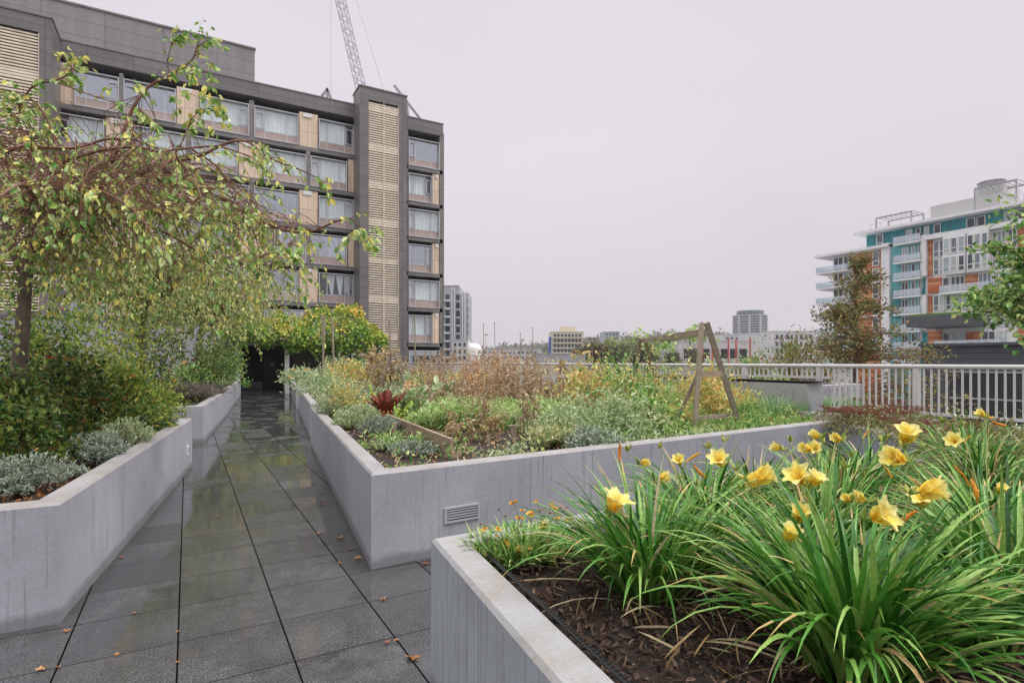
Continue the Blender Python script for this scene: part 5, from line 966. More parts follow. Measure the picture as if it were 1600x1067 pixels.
bushy('yellowing squash foliage beside the pale dead corn', 905, 650, .5, .62, 800, F_gold, .085, .05, clumps=18); bushy('tall deep green leafy plant rising mid bed', 958, 655, .34, .86, 900, F_green, .07, .045, clumps=14, spread=.24, name='tomato_plant'); bushy('grey green sage bush at the front wall', 915, 690, .42, .42, 1300, F_sage, .05, .02, 'sage_bush', 'herb'); bushy('dense green herb bush spilling on the front wall', 950, 688, .45, .5, 1600, F_sage, .05, .022, 'herb_bush', 'herb'); bushy('mixed green foliage left of'.replace('left of', 'near') + ' the trellis foot', 1022, 678, .36, .36, 900, F_green, .055, .028)
bushy('silver leaved herb low by the front wall', 930, 702, .3, .2, 800, F_silver, .04, .02, 'sage_bush', 'herb'); bushy('olive green foliage behind the sage bush', 985, 668, .5, .7, 1500, F_green, .055, .03, clumps=20); bushy('feathery tall dill below the trellis bar', 1035, 655, .4, .55, 1000, F_fern, .05, .012, 'dill', 'herb', clumps=16)
bushy('golden bean foliage inside the trellis', 1095, 652, .52, .62, 1500, F_gold, .07, .045, 'bean_plant', 'vegetable', clumps=20); bushy('yellow and pale leaves at the far foot of the trellis', 1140, 645, .45, .52, 1100, F_gold, .06, .04, 'bean_plant', 'vegetable', clumps=16); bushy('withered yellow plant low under the trellis', 1055, 664, .28, .26, 500, F_gold, .055, .03, clumps=12); stalky('pale straw coloured dead corn beside the squash', 893, 640, .22, 1.0, 9, F_straw, 'dead_corn', 'plant', 16, .22, .045); stalky('bleached corn leaves fallen by the fennel', 1000, 645, .22, .6, 6, F_straw, 'dead_corn', 'plant', 14, .2, .04); bushy('green leafy mass behind the tall tomato', 930, 632, .6, .6, 900, F_gold, .075, .045, clumps=18); bushy('far green bean mass close to the railing', 1010, 625, .8, .42, 1300, F_fern, .08, .045, clumps=20); bushy('pale leaved mass near the upstand wall', 1060, 632, .6, .4, 800, F_gold, .08, .045, clumps=18)
cover('grass', 'short grass under the trellis', [(6.4, 5.5), (9.4, 5.7), (9.4, 7.2), (6.4, 7.0)], 2500, F_green, .08, .012, .03)
cover('ground_cover', 'flat green creeper against the front wall', [(1.9, 5.1), (6.6, 5.45), (6.4, 6.3), (3.0, 6.1)], 2200, F_sage, .045, .022, .05, keep=lambda x, y: x > 4.3 or nse(x, y, 2.2) > .35)
for i, (px, py, lb) in enumerate(((1168, 652, 'dark green chive tuft at the leg of the trellis'), (1185, 645, 'lush green chives behind the red marigold'), (1212, 652, 'soft grey green lavender tuft past the marigold'), (1245, 650, 'blue green grass tuft before the upstand wall'), (1272, 645, 'seeding chives with dark dry heads by the upstand wall'), (1302, 644, 'chive tuft with thin seed stalks at the wall corner'), (1335, 640, 'last grass tuft before the railing bars'), (1225, 640, 'tall green tuft close to the upstand wall'))):
    grassy(lb, px, py, .42, .46 if i < 3 else .40, 170, [F_grass, F_green][i in (0, 1)], 'chive_tuft', 'herb', W=.008, heads=0 if i < 3 else 9, headmat=F_sedum)
bushy('pale green cabbage mound below the upstand wall', 1205, 630, .6, .42, 700, F_fern, .14, .1, 'cabbage', 'vegetable', clumps=16)
# planter two and three
bushy('yellow bronze chrysanthemum mound in the second bed', 545, 606, .75, .75, 1600, F_gold, .09, .05, 'chrysanthemum', 'flower', clumps=18); bushy('grey green sage mound at the second bed corner', 503, 618, .7, .5, 1500, F_sage, .08, .03, 'sage_bush', 'herb'); bushy('tall grey green herb by the pale poles', 525, 598, .9, .9, 1500, F_sage, .1, .035, 'herb_bush', 'herb'); bushy('pale herb mound beside the white pergola post', 470, 598, .9, .55, 1300, F_sage, .11, .045, 'herb_bush', 'herb', flowers=(F_oran, 4, .11, 9)); bushy('dark green leafy clump between the bronze mound and the dead sunflowers', 562, 600, .5, .8, 700, F_green, .1, .055); bushy('low pale mound along the second bed front', 530, 616, .5, .35, 900, F_sage, .07, .03, 'herb_clump', 'herb')
for (px, py, h, lb) in ((578, 610, 1.35, 'cream dried sunflowers nearest the bronze mound'), (592, 608, 1.7, 'tallest cream dried sunflower heads before the slatted tower'), (605, 612, 1.1, 'low drooping dried sunflowers above the chard')):
    r_ = stalky(lb, px, py, .45, h, 8, F_straw, 'dried_sunflower', 'flower', 18, .12, .07); c = B(px, py)
    for _ in range(7):
        f = MB(); pt = c + Vector((random.gauss(0, .35), random.gauss(0, .3), h * random.uniform(.5, 1.0))); flower_disc(f, pt, Vector((random.gauss(0, .5), random.gauss(0, .5), .8)), .17, 9, .1); f.build('flower', F_straw, r_)
for (px, py, r, h, lb) in ((640, 603, .8, 1.0, 'tan flower stalks around the leaning poles'), (665, 600, .9, 1.1, 'straw stalks at the back of the second bed'), (700, 598, 1.0, 1.3, 'tall dry stalks before the apartment corner'), (740, 596, 1.0, 1.2, 'russet stalks before the white annex')): stalky(lb, px, py, r, h, 34, F_dry, L=.09, W=.035)
bushy('dull green growth under the leaning poles', 620, 608, .8, .5, 1100, F_sage, .09, .04); bushy('broad green growth along the second bed back', 700, 608, 1.1, .6, 1500, F_gold, .1, .045); bushy('muted mass of late perennials by the far railing', 790, 603, 1.3, .9, 1500, F_dry, .1, .045, clumps=22); bushy('faded green perennials near the far railing', 850, 606, 1.2, .75, 1400, F_gold, .1, .05, clumps=22)
def pole(label, a, top, r=.02, mat=None, nm='garden_pole'):
    b = B(*a); t_ = P(top[0], top[1], b.dot(FW)); root = thing(nm, label, 'pole', b, 'garden poles'); mb = MB(); mb.tube([b - Vector((0, 0, .1)), b.lerp(t_, .5) + RT * .01, t_], [r, r * .95, r * .85], 7); mb.build('shaft', mat or M_bamb, root); mb = MB(); mb.tube([b.lerp(t_, .62), b.lerp(t_, .635)], r * 1.25, 7); mb.build('tie', M_wood, root)
pole('tall pale pole, first beside the white pergola post', (506, 602), (502.5, 491), .045); pole('tall pale pole close against the first one', (503, 603), (507, 492), .04); pole('thickest pale pole standing alone before the vine', (522, 602), (518, 483), .055)
pole('grey pole of the leaning tripod, upright one', (611, 612), (608, 500), .035, M_wood); pole('leaning tripod pole tilting to the tower', (590, 616), (610, 552), .035, M_wood); pole('leaning tripod pole tilting to the apartments', (636, 612), (614, 545), .045, M_wood); pole('thin tall pole before the tower edge', (624, 605), (621.5, 494), .03); pole('thin tall pole before the corner windows', (648, 600), (648, 492), .035)
mb = MB(); a_ = B(611, 612); a_.z = ZonY(0, 0, 1) * 0 + 1.55; b_ = B(636, 612); b_.z = 1.35; mb.tube([a_, b_], [.03, .026], 7); tag(mb.build('cross_pole', M_wood), 'short cross pole tied to the leaning tripod', 'pole')
# ------------------------------------------------------------------ A frame trellis
tl = thing('trellis', 'weathered timber A frame trellis standing in the vegetable bed', 'trellis', B(1120, 668))
f1, f2 = B(1085, 672), B(1158, 664); ap = P(1101, 507, 9.25); fa = P(1005, 529, 12.2); g1, g2 = B(983, 640), B(1030, 636)
def leg(a, b, w=.075, h=.045): mb = MB(); mb.beam(a - Vector((0, 0, .08)), b, w, h, up=FW); mb.build('leg', M_wood, tl)
leg(f1, ap + RT * -.05 + Vector((0, 0, .02))); leg(f2, ap + RT * .03 + Vector((0, 0, .03)), .085); leg(g1, fa + RT * -.05); leg(g2, fa + RT * .04)
mb = MB(); mb.beam(ap + Vector((0, 0, -.12)), fa + Vector((0, 0, -.06)), .085, .10); mb.build('ridge_pole', M_wood, tl)
mb = MB(); mb.beam(f1.lerp(ap, .52), f2.lerp(ap, .52), .03, .09); mb.build('cross_bar', M_woodh, tl); mb = MB(); mb.beam(f1.lerp(ap, .1) + FW * .1, f2.lerp(ap, .1) + FW * .1, .03, .07); mb.build('cross_bar', M_wood, tl); mb = MB(); mb.beam(B(1052, 668), f1.lerp(ap, .52) + FW * .1, .05, .04, up=FW); mb.build('brace', M_wood, tl)
mb = MB()
for k in range(1, 9): t_ = k/9; mb.tube([f1.lerp(ap, t_), g1.lerp(fa, t_)], .0025, 3, cap=False)
for k in range(1, 12): t_ = k/12; mb.tube([f1.lerp(g1, t_), ap.lerp(fa, t_)], .0025, 3, cap=False)
mb.build('string_net', M_bamb, tl)
tv = thing('climbing_bean', 'pale green bean vine trailing along the trellis ridge', 'vine', ap.lerp(fa, .5)); mb = MB(); st = MB(); P_ = []
for _ in range(34):
    t_ = random.random(); s = ap.lerp(fa, t_) + Vector((0, 0, -.08)); L_ = random.uniform(.1, .8) * (.4 + .8 * t_); e_ = s + Vector((random.gauss(0, .1), random.gauss(0, .1), -L_)); st.tube([s, s.lerp(e_, .5) + RT * random.gauss(0, .05), e_], .003, 3, cap=False); P_ += [tuple(s.lerp(e_, random.random()) + Vector((random.gauss(0, .04), random.gauss(0, .04), random.gauss(.03, .03)))) for _ in range(4)]
for _ in range(30): P_.append(tuple(fa + Vector((random.gauss(0, .12), random.gauss(0, .12), random.gauss(.05, .08)))))
st.build('stem', F_stem, tv); mb.leaves(np.array(P_), rdir(len(P_), -.2), rng.uniform(.06, .11, len(P_)), rng.uniform(.05, .09, len(P_))); mb.build('foliage', F_fern, tv)
# ================================================================== NEAR PLANTER
NZ = 0.72
# bark mulch
mb = MB(); P_ = []
while len(P_) < 15000:
    x, y = random.uniform(.6, 4.2), random.uniform(.4, 2.9)
    if x > .98 + (y - 0) * .125 and math.hypot(x, y) < 5: P_.append((x, y, NZ + abs(random.gauss(0, .014))))
n = len(P_); mb.leaves(np.array(P_), rdir(n) * np.array([1, 1, .55]), rng.uniform(.015, .06, n), rng.uniform(.007, .02, n), fold=.3, curl=.08); tag(mb.build('bark_mulch', F_chip), 'dark bark chip mulch under the daylilies', None, None, 'stuff')
# perforated drainage strip along the inner wall face
ip = inset(pA, .185); a_ = Vector((ip[0][0], ip[0][1], 0)); b_ = Vector((ip[1][0], ip[1][1], 0)); dr = (b_ - a_).normalized(); nn = Vector((-dr.y, dr.x, 0)); Ls = 3.0
st_ = thing('drainage_strip', 'black perforated plastic drainage strip along the inside of the concrete rim', 'strip', a_ + Vector((0, 0, NZ))); mb = MB(); cell = .0235
for row in range(2):
    o0 = a_ + nn * .018 + Vector((0, 0, NZ + .098)); up = (nn * .034 + Vector((0, 0, -.012))); 
    if row == 1: o0 = a_ + nn * .053 + Vector((0, 0, NZ + .085)); up = nn * .026 + Vector((0, 0, -.026))
    for k in range(int(Ls / cell)):
        c = o0 + dr * (cell * (k + .5 + .5 * row)) + up * .5; vs = []; fs = []; N8 = 8
        for i in range(N8):
            an = 6.283 * (i + .5) / N8; sq = 1 / max(abs(math.cos(an)), abs(math.sin(an))); vs.append(tuple(c + dr * cell * .5 * math.cos(an) * sq + up * .5 * math.sin(an) * sq))
        for i in range(N8): an = 6.283 * (i + .5) / N8; vs.append(tuple(c + dr * cell * .3 * math.cos(an) + up * .3 * math.sin(an)))
        nrm = dr.cross(up).normalized()
        for i in range(N8): an = 6.283 * (i + .5) / N8; vs.append(tuple(c + dr * cell * .26 * math.cos(an) + up * .26 * math.sin(an) - nrm * .008 * (1 if nrm.z > 0 else -1)))
        for i in range(N8): j = (i + 1) % N8; fs += [(i, j, N8 + j, N8 + i), (N8 + i, N8 + j, 2*N8 + j, 2*N8 + i)]
        mb.add(vs, fs)
mb.build('perforated_face', M_black, st_); mb = MB(); c = a_ + Vector((0, 0, NZ + .099)); mb.tube([c + nn * .016, c + nn * .016 + dr * Ls], .004, 6); mb.build('rim', M_black, st_)
# coreopsis at the corner
cr_ = B(812, 872); cp = thing('coreopsis', 'bushy coreopsis with small orange yellow daisies at the planter corner', 'flower', cr_); mb = MB()
for _ in range(1100):
    a = random.uniform(0, 6.28); u = random.random() ** .5 * .26; mb.blade(cr_ + Vector((math.cos(a) * u * 1.1, math.sin(a) * u * .8, random.uniform(0, .07))), a + random.gauss(0, .6), R(random.uniform(20, 80)), random.uniform(.07, .15), .015, random.uniform(.2, 1.0), 4, tipk=.4)
mb.build('foliage', F_green, cp)
cof = [(802, 785, 1), (812, 809, 1), (829, 803, 1.1), (868, 795, 1), (870, 811, .9), (890, 810, 1), (850, 823, 1.1), (757, 826, .8), (778, 826, .8), (793, 850, 1), (808, 858, .9), (862, 788, .6), (838, 783, .5), (828, 856, .6), (816, 797, .6), (775, 836, .5)]
for (px, py, s) in cof:
    d = random.uniform(2.85, 3.15); pt = P(px, py, d); f = MB(); b = cr_ + Vector((random.gauss(0, .1), random.gauss(0, .07), .05)); f.mi = 1; f.tube([b, b.lerp(pt, .5) + Vector((0, 0, .02)), pt], [.0022, .0018, .0014], 4, cap=False); f.mi = 0; ax = Vector((random.gauss(0, .35), random.gauss(0, .35), 1)) - FW * .25; flower_disc(f, pt, ax, .027 * s, 8, .12); f.mi = 2; f.lathe([(.006*s, 0), (.006*s, .005), (0, .007)], tuple(pt), 8); f.build('flower', [F_oran, F_stem, M_twig], cp)
for k in range(22):
    pt = P(random.uniform(750, 900), random.uniform(790, 850), random.uniform(2.85, 3.2)); f = MB(); b = cr_ + Vector((random.gauss(0, .1), random.gauss(0, .07), .05)); f.tube([b, pt], [.0018, .0012], 4, cap=False); f.mi = 1; f.lathe([(0, -.006), (.006, -.002), (.007, .004), (0, .008)], tuple(pt), 7); f.build('seed_head', [F_stem, M_twig], cp)
# daylilies
def petal_flower(mb, p, ax, size, openk=1.0, roll=None):
    """trumpet of six recurved petals on a short tube; ax points out of the mouth"""
    ax = Vector(ax).normalized(); x = ax.orthogonal().normalized(); y = ax.cross(x); r0 = random.random() * 6.28
    for k in range(6):
        an = r0 + 6.283 * k / 6; ra = x * math.cos(an) + y * math.sin(an); ta = ax.cross(ra); inner = k % 2; vs = []; fs = []; n = 9; wid = size * (.27 if inner else .20); q = .94 + random.random() * .12
        for i in range(n):
            t = i / (n-1); rr = size * (.03 + 0.53 * openk * t ** 1.85) * q; zz = size * (.72 * t - .26 * openk * max(0, t - .55) ** 1.5 * 2.2); w_ = wid * (.12 + math.sin(math.pi * min(1, .08 + t * .90)) ** .8) * (1.08 - .30 * t ** 4)
            for s_ in (-1, -.5, 0, .5, 1):
                ruff = .035 * size * math.sin(i * 2.1 + s_ * 4 + k) * abs(s_) * t; vs.append(tuple(Vector(p) + ra * (rr - .10 * size * abs(s_) ** 2 * (1 - t) ) + ta * (w_ * s_) + ax * (zz + ruff + .05 * size * s_ * s_ * t)))
        rj = random.random() * .35
        for i in range(n-1):
            for s_ in range(4): b = i*5+s_; fs.append((b, b+1, b+6, b+5))
        k0 = len(mb.f); mb.add(vs, fs, 0.0)
        for i_ in range(len(fs)): mb.r[k0 + i_] = min(1, (i_ // 4) / (n - 2) * .8 + rj - (.18 if i_ % 4 in (1, 2) else 0))
def spindle(mb, p, ax, L, w, bend=.15, n=6, r=None):
    ax = Vector(ax).normalized(); sd_ = ax.orthogonal(); pts = [Vector(p) + ax * L * t + sd_ * bend * L * math.sin(t * 3.0) for t in (0, .2, .45, .7, .88, 1)]; mb.tube(pts, [w*.45, w*.8, w, w*.85, w*.55, w*.12], n, r=r)
clumps = []
def daylily(label, base, n, L, spread, droop=(.5, 2.0), yellow=.05, W=.017):
    n = int(n * 1.45)
    root = thing('daylily', label, 'flower', base, 'daylily clumps'); mb = MB(); yb = MB()
    for i in range(n):
        a = random.uniform(0, 6.28); u = random.random() ** .6 * spread; b = Vector(base) + Vector((math.cos(a) * u, math.sin(a) * u, -.01)); m_ = yb if random.random() < yellow else mb; outer = u / spread
        m_.blade(b, a + random.gauss(0, .45), R(random.uniform(62, 90) - 16 * outer), L * random.uniform(.6, 1.15), W * random.uniform(.75, 1.25), random.uniform(*droop), 9, fold=.3, twist=random.gauss(0, .35), tipk=.45)
    for i in range(int(n * .08)):
        a = random.uniform(0, 6.28); b = Vector(base) + Vector((math.cos(a), math.sin(a), 0)) * spread * 1.1; yb.blade(b, a + random.gauss(0, .6), R(random.uniform(5, 40)), L * random.uniform(.4, .8), W * .55, random.uniform(.4, 1.2), 6, fold=.1, twist=random.gauss(0, 1))
    mb.build('foliage', F_lily, root, smooth=True); yb.build('dry_leaf', F_straw, root); clumps.append((root, Vector(base))); return root
def B2(x, y): return Vector((x, y, NZ))
daylily('daylily clump in front of all others, arching over bare mulch', B2(2.02, 1.13), 250, .72, .16, yellow=.03, W=.021)
daylily('daylily clump beside the coreopsis at the planter rim', B2(1.88, 2.0), 230, .68, .16, yellow=.06)
daylily('daylily clump cut by the picture edge over dark mulch', B2(3.05, 1.05), 200, .70, .14, yellow=.04, W=.02)
daylily('daylily clump at the back rim with blooms before the grey wall', B2(2.75, 2.45), 170, .62, .13, yellow=.1)
daylily('daylily clump in the midst of the bed under the largest blooms', B2(3.0, 1.85), 190, .6, .14, yellow=.08)
daylily('daylily clump behind the middle blooms, toward the sedum', B2(3.95, 2.3), 170, .62, .15, yellow=.1)
daylily('daylily clump near the purple flowered ground cover', B2(4.15, 1.55), 170, .6, .14, yellow=.08)
daylily('daylily clump filling the gap between front and rim clumps', B2(2.45, 1.62), 160, .52, .12, yellow=.1)
daylily('daylily clump at the slanting rim where the bed narrows', B2(6.5, 2.6), 130, .62, .16, yellow=.12); daylily('daylily clump far along the bed toward the sedum', B2(5.6, 2.1), 140, .6, .16, yellow=.12); daylily('daylily clump low between the front and the cut off clump', B2(2.62, .98), 120, .5, .12, yellow=.1); daylily('daylily clump just behind the foremost one, half hidden', B2(2.35, 2.02), 130, .56, .12, yellow=.1); daylily('daylily clump leaning on the passage rim', B2(3.5, 2.65), 120, .56, .13, yellow=.1); daylily('daylily clump at the edge of the bugle patch', B2(3.65, 1.35), 150, .58, .14, yellow=.1)
daylily('loose daylily clump by the passage wall', B2(4.9, 2.6), 130, .6, .15, yellow=.14)
OPEN = [(964, 781, .115, 'o', 46), (1040, 745, .10, 's', 26), (1010, 722, .08, 's', 20), (1060, 718, .09, 'o', 24), (1122, 716, .10, 'o', 34), (1180, 748, .10, 's', 36), (1197, 742, .11, 's', 44), (1246, 742, .115, 'o', 42), (1275, 746, .10, 'o', 34), (1210, 698, .085, 's', 20),
 (1250, 800, .11, 'o', 40), (1237, 830, .10, 'o', 38), (1382, 803, .12, 'o', 52), (1395, 714, .115, 's', 46), (1462, 765, .12, 's', 52), (1440, 776, .09, 'o', 36), (1418, 676, .115, 'o', 42), (1257, 700, .085, 's', 26), (1273, 700, .085, 'o', 26), (1271, 678, .075, 's', 22), (1306, 684, .08, 's', 22), (1490, 688, .09, 'o', 26), (1340, 776, .09, 's', 28), (1531, 645, .08, 's', 18), (1322, 778, .07, 's', 22), (1565, 762, .07, 'o', 22)]
SPENT = [(968, 706, .09, (0, 0, 1)), (1083, 714, .08, (.8, 0, .6)), (1093, 735, .09, (-.7, 0, .7)), (1290, 735, .07, (0, 0, -1)), (1387, 737, .11, (-.6, 0, .7)), (1498, 735, .12, (-.7, 0, .6)), (1522, 768, .10, (.1, 0, -1)), (1415, 812, .12, (.7, 0, .7)), (1430, 752, .12, (-.8, 0, .5)), (1560, 660, .15, (-.9, 0, .25)), (1512, 685, .08, (.6, 0, .7)), (1354, 678, .09, (.5, 0, .8)), (1200, 735, .11, (-.6, 0, .7)), (1545, 650, .09, (-.9, 0, .1)), (1225, 840, .08, (-.7, 0, -.3)), (1300, 680, .07, (-.8, 0, .4)), (1508, 748, .12, (-.6, 0, .8))]
def scape(root, base, head, mb):
    b = base + Vector((random.gauss(0, .05), random.gauss(0, .05), 0)); m_ = b.lerp(head, .55) + Vector((0, 0, .08)); pts = [b * (1-t)**2 + m_ * 2*t*(1-t) + head * t**2 for t in np.linspace(0, 1, 8)]; mb.tube(pts, [.0048 - .0022*t for t in np.linspace(0, 1, 8)], 5)
def nearest(q): return min(clumps, key=lambda c: (c[1].xy - q.xy).length + (2 if c[1].dot(FW) > q.dot(FW) + .8 else 0))
def camdir(v): return RT * v[0] + Vector((0, 0, v[2])) - FW * v[1]
for (px, py, s, k, w_) in OPEN:
    d = min(5.2, s * FPX / w_ * .92); s *= .94; q = P(px, py, d); root, base = nearest(q)
    if q.z < NZ + .1: q.z = NZ + .25
    ax = camdir((random.gauss(0, .45), random.uniform(.2, .7), random.uniform(.35, .9))) if k == 'o' else camdir((random.choice((-1, 1)) * random.uniform(.6, 1.0), random.uniform(-.1, .4), random.uniform(.1, .7)))
    ax.normalize(); f = MB(); petal_flower(f, q - ax * s * .4, ax, s, random.uniform(.65, 1.05) if k == 'o' else random.uniform(.45, .8)); f.mi = 1; spindle(f, q - ax * s * .4, -ax, s * .28, s * .055, .05); f.mi = 0
    for i in range(5): c_ = q + camdir((random.gauss(0, .2), .3, random.gauss(.2, .2))) * .01; f.tube([q - ax * s * .3, q + ax * s * .18 + Vector((random.gauss(0, .008), random.gauss(0, .008), random.gauss(0, .008)))], [.0012, .0009], 3)
    f.build('flower', [F_petal, F_bud], root, smooth=True); f = MB(); scape(root, base, q - ax * s * .66, f); f.build('scape', F_stem, root)
    hd = q - ax * s * .66; f = MB()
    for i in range(random.randint(2, 4)): spindle(f, hd, (random.gauss(0, .6), random.gauss(0, .6), 1), random.uniform(.03, .055), .0075, .1)
    f.build('bud', F_bud, root)
for (px, py, L, ax) in SPENT:
    d = {True: 2.6, False: 3.4}[px < 1100]
    if py < 700 and px > 1300: d = 4.4
    if py > 760: d = 2.3
    q = P(px, py, d); root, base = nearest(q); f = MB(); A_ = camdir((ax[0], .2, ax[2])).normalized(); spindle(f, q - A_ * L * .5, A_, L, L * .085, .12, 7); f.build('spent_flower', F_spent, root); f = MB(); scape(root, base, q - A_ * L * .5, f); f.build('scape', F_stem, root)
for (px, py) in ((1132, 690), (1330, 715), (1287, 692), (1470, 660), (1445, 700), (1150, 735), (1105, 700), (1350, 745), (1235, 690), (1380, 690), (1175, 760), (1502, 665), (980, 705), (1030, 700), (1090, 760), (1410, 770), (1320, 730)):
    q = P(px, py, random.uniform(2.9, 4.0)); root, base = nearest(q); f = MB()
    for i in range(4): spindle(f, q, (random.gauss(0, .5), random.gauss(0, .5), 1), random.uniform(.03, .06), .008, .1)
    f.build('bud', F_bud, root); f = MB(); scape(root, base, q, f); f.build('scape', F_stem, root)
# far end of the planter: sedum, creeping bugle, low weeds
def sedum(label, px, py, r, h, nh, mat=None):
    c = B(px, py); root = thing('sedum', label, 'flower', c); mb = MB(); clusterf(mb, 700, tuple(c), (r, r, h * .8), .05, .03, .4, 12, .3); mb.build('foliage', F_cover, root)
    for _ in range(nh):
        a = random.uniform(0, 6.28); u = random.random() ** .5; t_ = c + Vector((math.cos(a) * u * r, math.sin(a) * u * r, h * random.uniform(.85, 1.1))); f = MB(); f.tube([c + Vector((math.cos(a) * u * r * .4, math.sin(a) * u * r * .4, 0)), t_], [.004, .003], 4, cap=False); p = np.array(t_)[None] + rng.normal(size=(60, 3)) * np.array([.035, .035, .008]); f.leaves(p, rdir(60, 1.0), .016, .011); f.build('flower_head', mat or F_sedum, root)
def sedum_at(label, x, y, r, h, nh):
    global B; b0 = B; B = lambda px, py: Vector((x, y, SZ)); sedum(label, 0, 0, r, h, nh); B = b0
sedum_at('olive and red sedum covering the clipped rim of the daylily planter', 8.75, 4.75, .6, .34, 30); sedum_at('loose sedum plant along the slanting rim', 8.1, 3.75, .5, .32, 16); sedum_at('green sedum tumbling over the rim beyond the far daylilies', 7.55, 3.2, .5, .30, 12); sedum_at('sedum spilling over the corner by the wide planter wall', 9.15, 5.15, .5, .34, 26); sedum_at('sedum patch closest to the upstand wall end', 9.8, 5.0, .6, .32, 30)
sedum('red brown sedum mound nearest the passage wall end', 1345, 672, .48, .30, 36); sedum('dark red sedum heads at the corner of the wide planter', 1385, 652, .55, .32, 44); sedum('rusty sedum patch before the railing post', 1420, 660, .4, .28, 26)
far_poly = [(5.4, .2), (10.6, -1.5), (10.6, 5.2), (9.1, 5.1), (7.2, 2.9), (5.3, 2.8)]
cover('ground_cover', 'mixed low ground cover at the railing end of the daylily planter', far_poly, 9500, F_cover, .055, .026, .07); cover('ground_cover', 'sage green creeping ground cover by the railing', far_poly, 4500, F_sage, .05, .022, .08, keep=lambda x, y: nse(x, y, 1.2) > .1); cover('ground_cover', 'sparse weeds among the daylilies', [(3.2, .2), (5.6, .2), (7.0, 2.85), (3.0, 2.85)], 4500, F_cover, .05, .022, .06); cover('leaf_litter', 'dry daylily straw lying on the mulch', [(1.25, .5), (5, .3), (5, 2.8), (1.45, 2.8)], 500, F_straw, .13, .006, .022)
def bugle(label, px, py, r, n, sp_):
    c = B(px, py); root = thing('bugle_plant', label, 'flower', c); mb = MB(); clusterf(mb, n, tuple(c), (r, r, .17), .07, .045, .6, 12, .3); mb.build('foliage', F_copper, root)
    for _ in range(sp_):
        a = random.uniform(0, 6.28); u = random.random() ** .5 * r; q = c + Vector((math.cos(a) * u, math.sin(a) * u, .12)); f = MB(); k = 22; z = rng.random(k) * .09; p = np.array(q)[None] + np.stack([rng.normal(size=k) * .009, rng.normal(size=k) * .009, z], 1); f.leaves(p, rdir(k, .2), .016, .012); f.build('flower_spike', F_purple, root)
bugle('bugle with violet spikes and bronze leaves among the daylily blooms', 1500, 715, .40, 700, 5); bugle('bugle patch with a violet spike by the picture edge', 1590, 725, .4, 600, 4); bugle('bronze leaved bugle low behind the daylily front row', 1550, 765, .35, 600, 3); bugle('small bugle plant near the railing kerb', 1520, 680, .4, 450, 2)
# ------------------------------------------------------------------ outside the railing
def crowntree(name, label, base, top, crowns, n, mat, L, trunk_r=.14, W=.6, nb=16, group=None, bark=None):
    root = thing(name, label, 'tree', base, group); base = Vector(base); top = Vector(top); t = MB(); t.tube([base, base.lerp(top, .4) + Vector((.1, .05, 0)), base.lerp(top, .75), top], [trunk_r, trunk_r * .75, trunk_r * .5, trunk_r * .15], 8); t.build('trunk', bark or M_bark, root, smooth=True)
    br = MB(); P_ = []; D_ = []
    for (c, rx, rz, k) in crowns:
        c = Vector(c)
        for _ in range(int(nb * k) + 2):
            a = random.uniform(0, 6.28); u = random.uniform(.5, 1.05); e_ = c + Vector((math.cos(a) * rx * u, math.sin(a) * rx * u, random.uniform(-.8, 1) * rz)); tt = max(0.05, min(.95, ((e_.z - rz * .5) - base.z) / max(.1, top.z - base.z))); s = base.lerp(top, tt); m_ = s.lerp(e_, .55) + Vector((0, 0, .12 * rx)); br.tube([s, m_, e_], [trunk_r * .28, trunk_r * .16, trunk_r * .05], 5, cap=False)
            q = int(n * k / (nb * k + 2)); ts = rng.uniform(.35, 1.08, q)[:, None]; p = np.array(s)[None] * (1-ts)**2 + 2*np.array(m_)[None]*ts*(1-ts) + np.array(e_)[None]*ts**2 + rng.normal(size=(q, 3)) * rx * .2; P_.append(p); D_.append(rdir(q, .1) + np.array((e_ - s).normalized()) * .5)
    br.build('branch', M_twig, root); P_ = np.concatenate(P_); D_ = np.concatenate(D_); m_ = MB(); k = len(P_); m_.leaves(P_, D_, L * rng.uniform(.6, 1.2, k), L * W * rng.uniform(.7, 1.2, k)); m_.build('crown', mat, root); return root
q = P(1330, HOR, 22)
crowntree('copper_tree', 'copper leaved tree with a pointed top in front of the orange boarded wall', (q.x, q.y, -9), P(1338, 405, 22), [(P(1322, 525, 22), 1.1, 1.0, 1.0), (P(1330, 465, 22), .75, .8, .42), (P(1345, 415, 22), .4, .7, .3), (P(1405, 535, 22), .9, .35, .35), (P(1285, 555, 22), 1.0, .5, .5), (P(1445, 552, 22), .8, .35, .25), (P(1292, 492, 22), .6, .25, .25), (P(1385, 480, 22), .6, .25, .25), (P(1365, 430, 22), .45, .2, .15), (P(1400, 610, 22), 1.8, 1.4, 1.0), (P(1460, 620, 22), 1.0, 1.2, .4), (P(1360, 440, 22), .9, .6, .2)], 1400, F_copper, .14, .13, .55, 16)
q = P(1700, HOR, 12.5)
crowntree('street_tree', 'green leafy tree reaching in from the edge before the teal building', (q.x, q.y, 0), P(1690, 300, 12.5), [(P(1585, 500, 12.5), .75, .5, .7), (P(1590, 430, 12.5), .5, .35, .35), (P(1545, 455, 12.5), .35, .35, .3), (P(1535, 405, 12.5), .2, .3, .12), (P(1520, 475, 12.5), .35, .25, .25), (P(1680, 420, 12.5), 1.2, 1.3, 1.0), (P(1600, 395, 12.5), .3, .3, .2)], 1500, F_green, .15, .13, .6, 14)
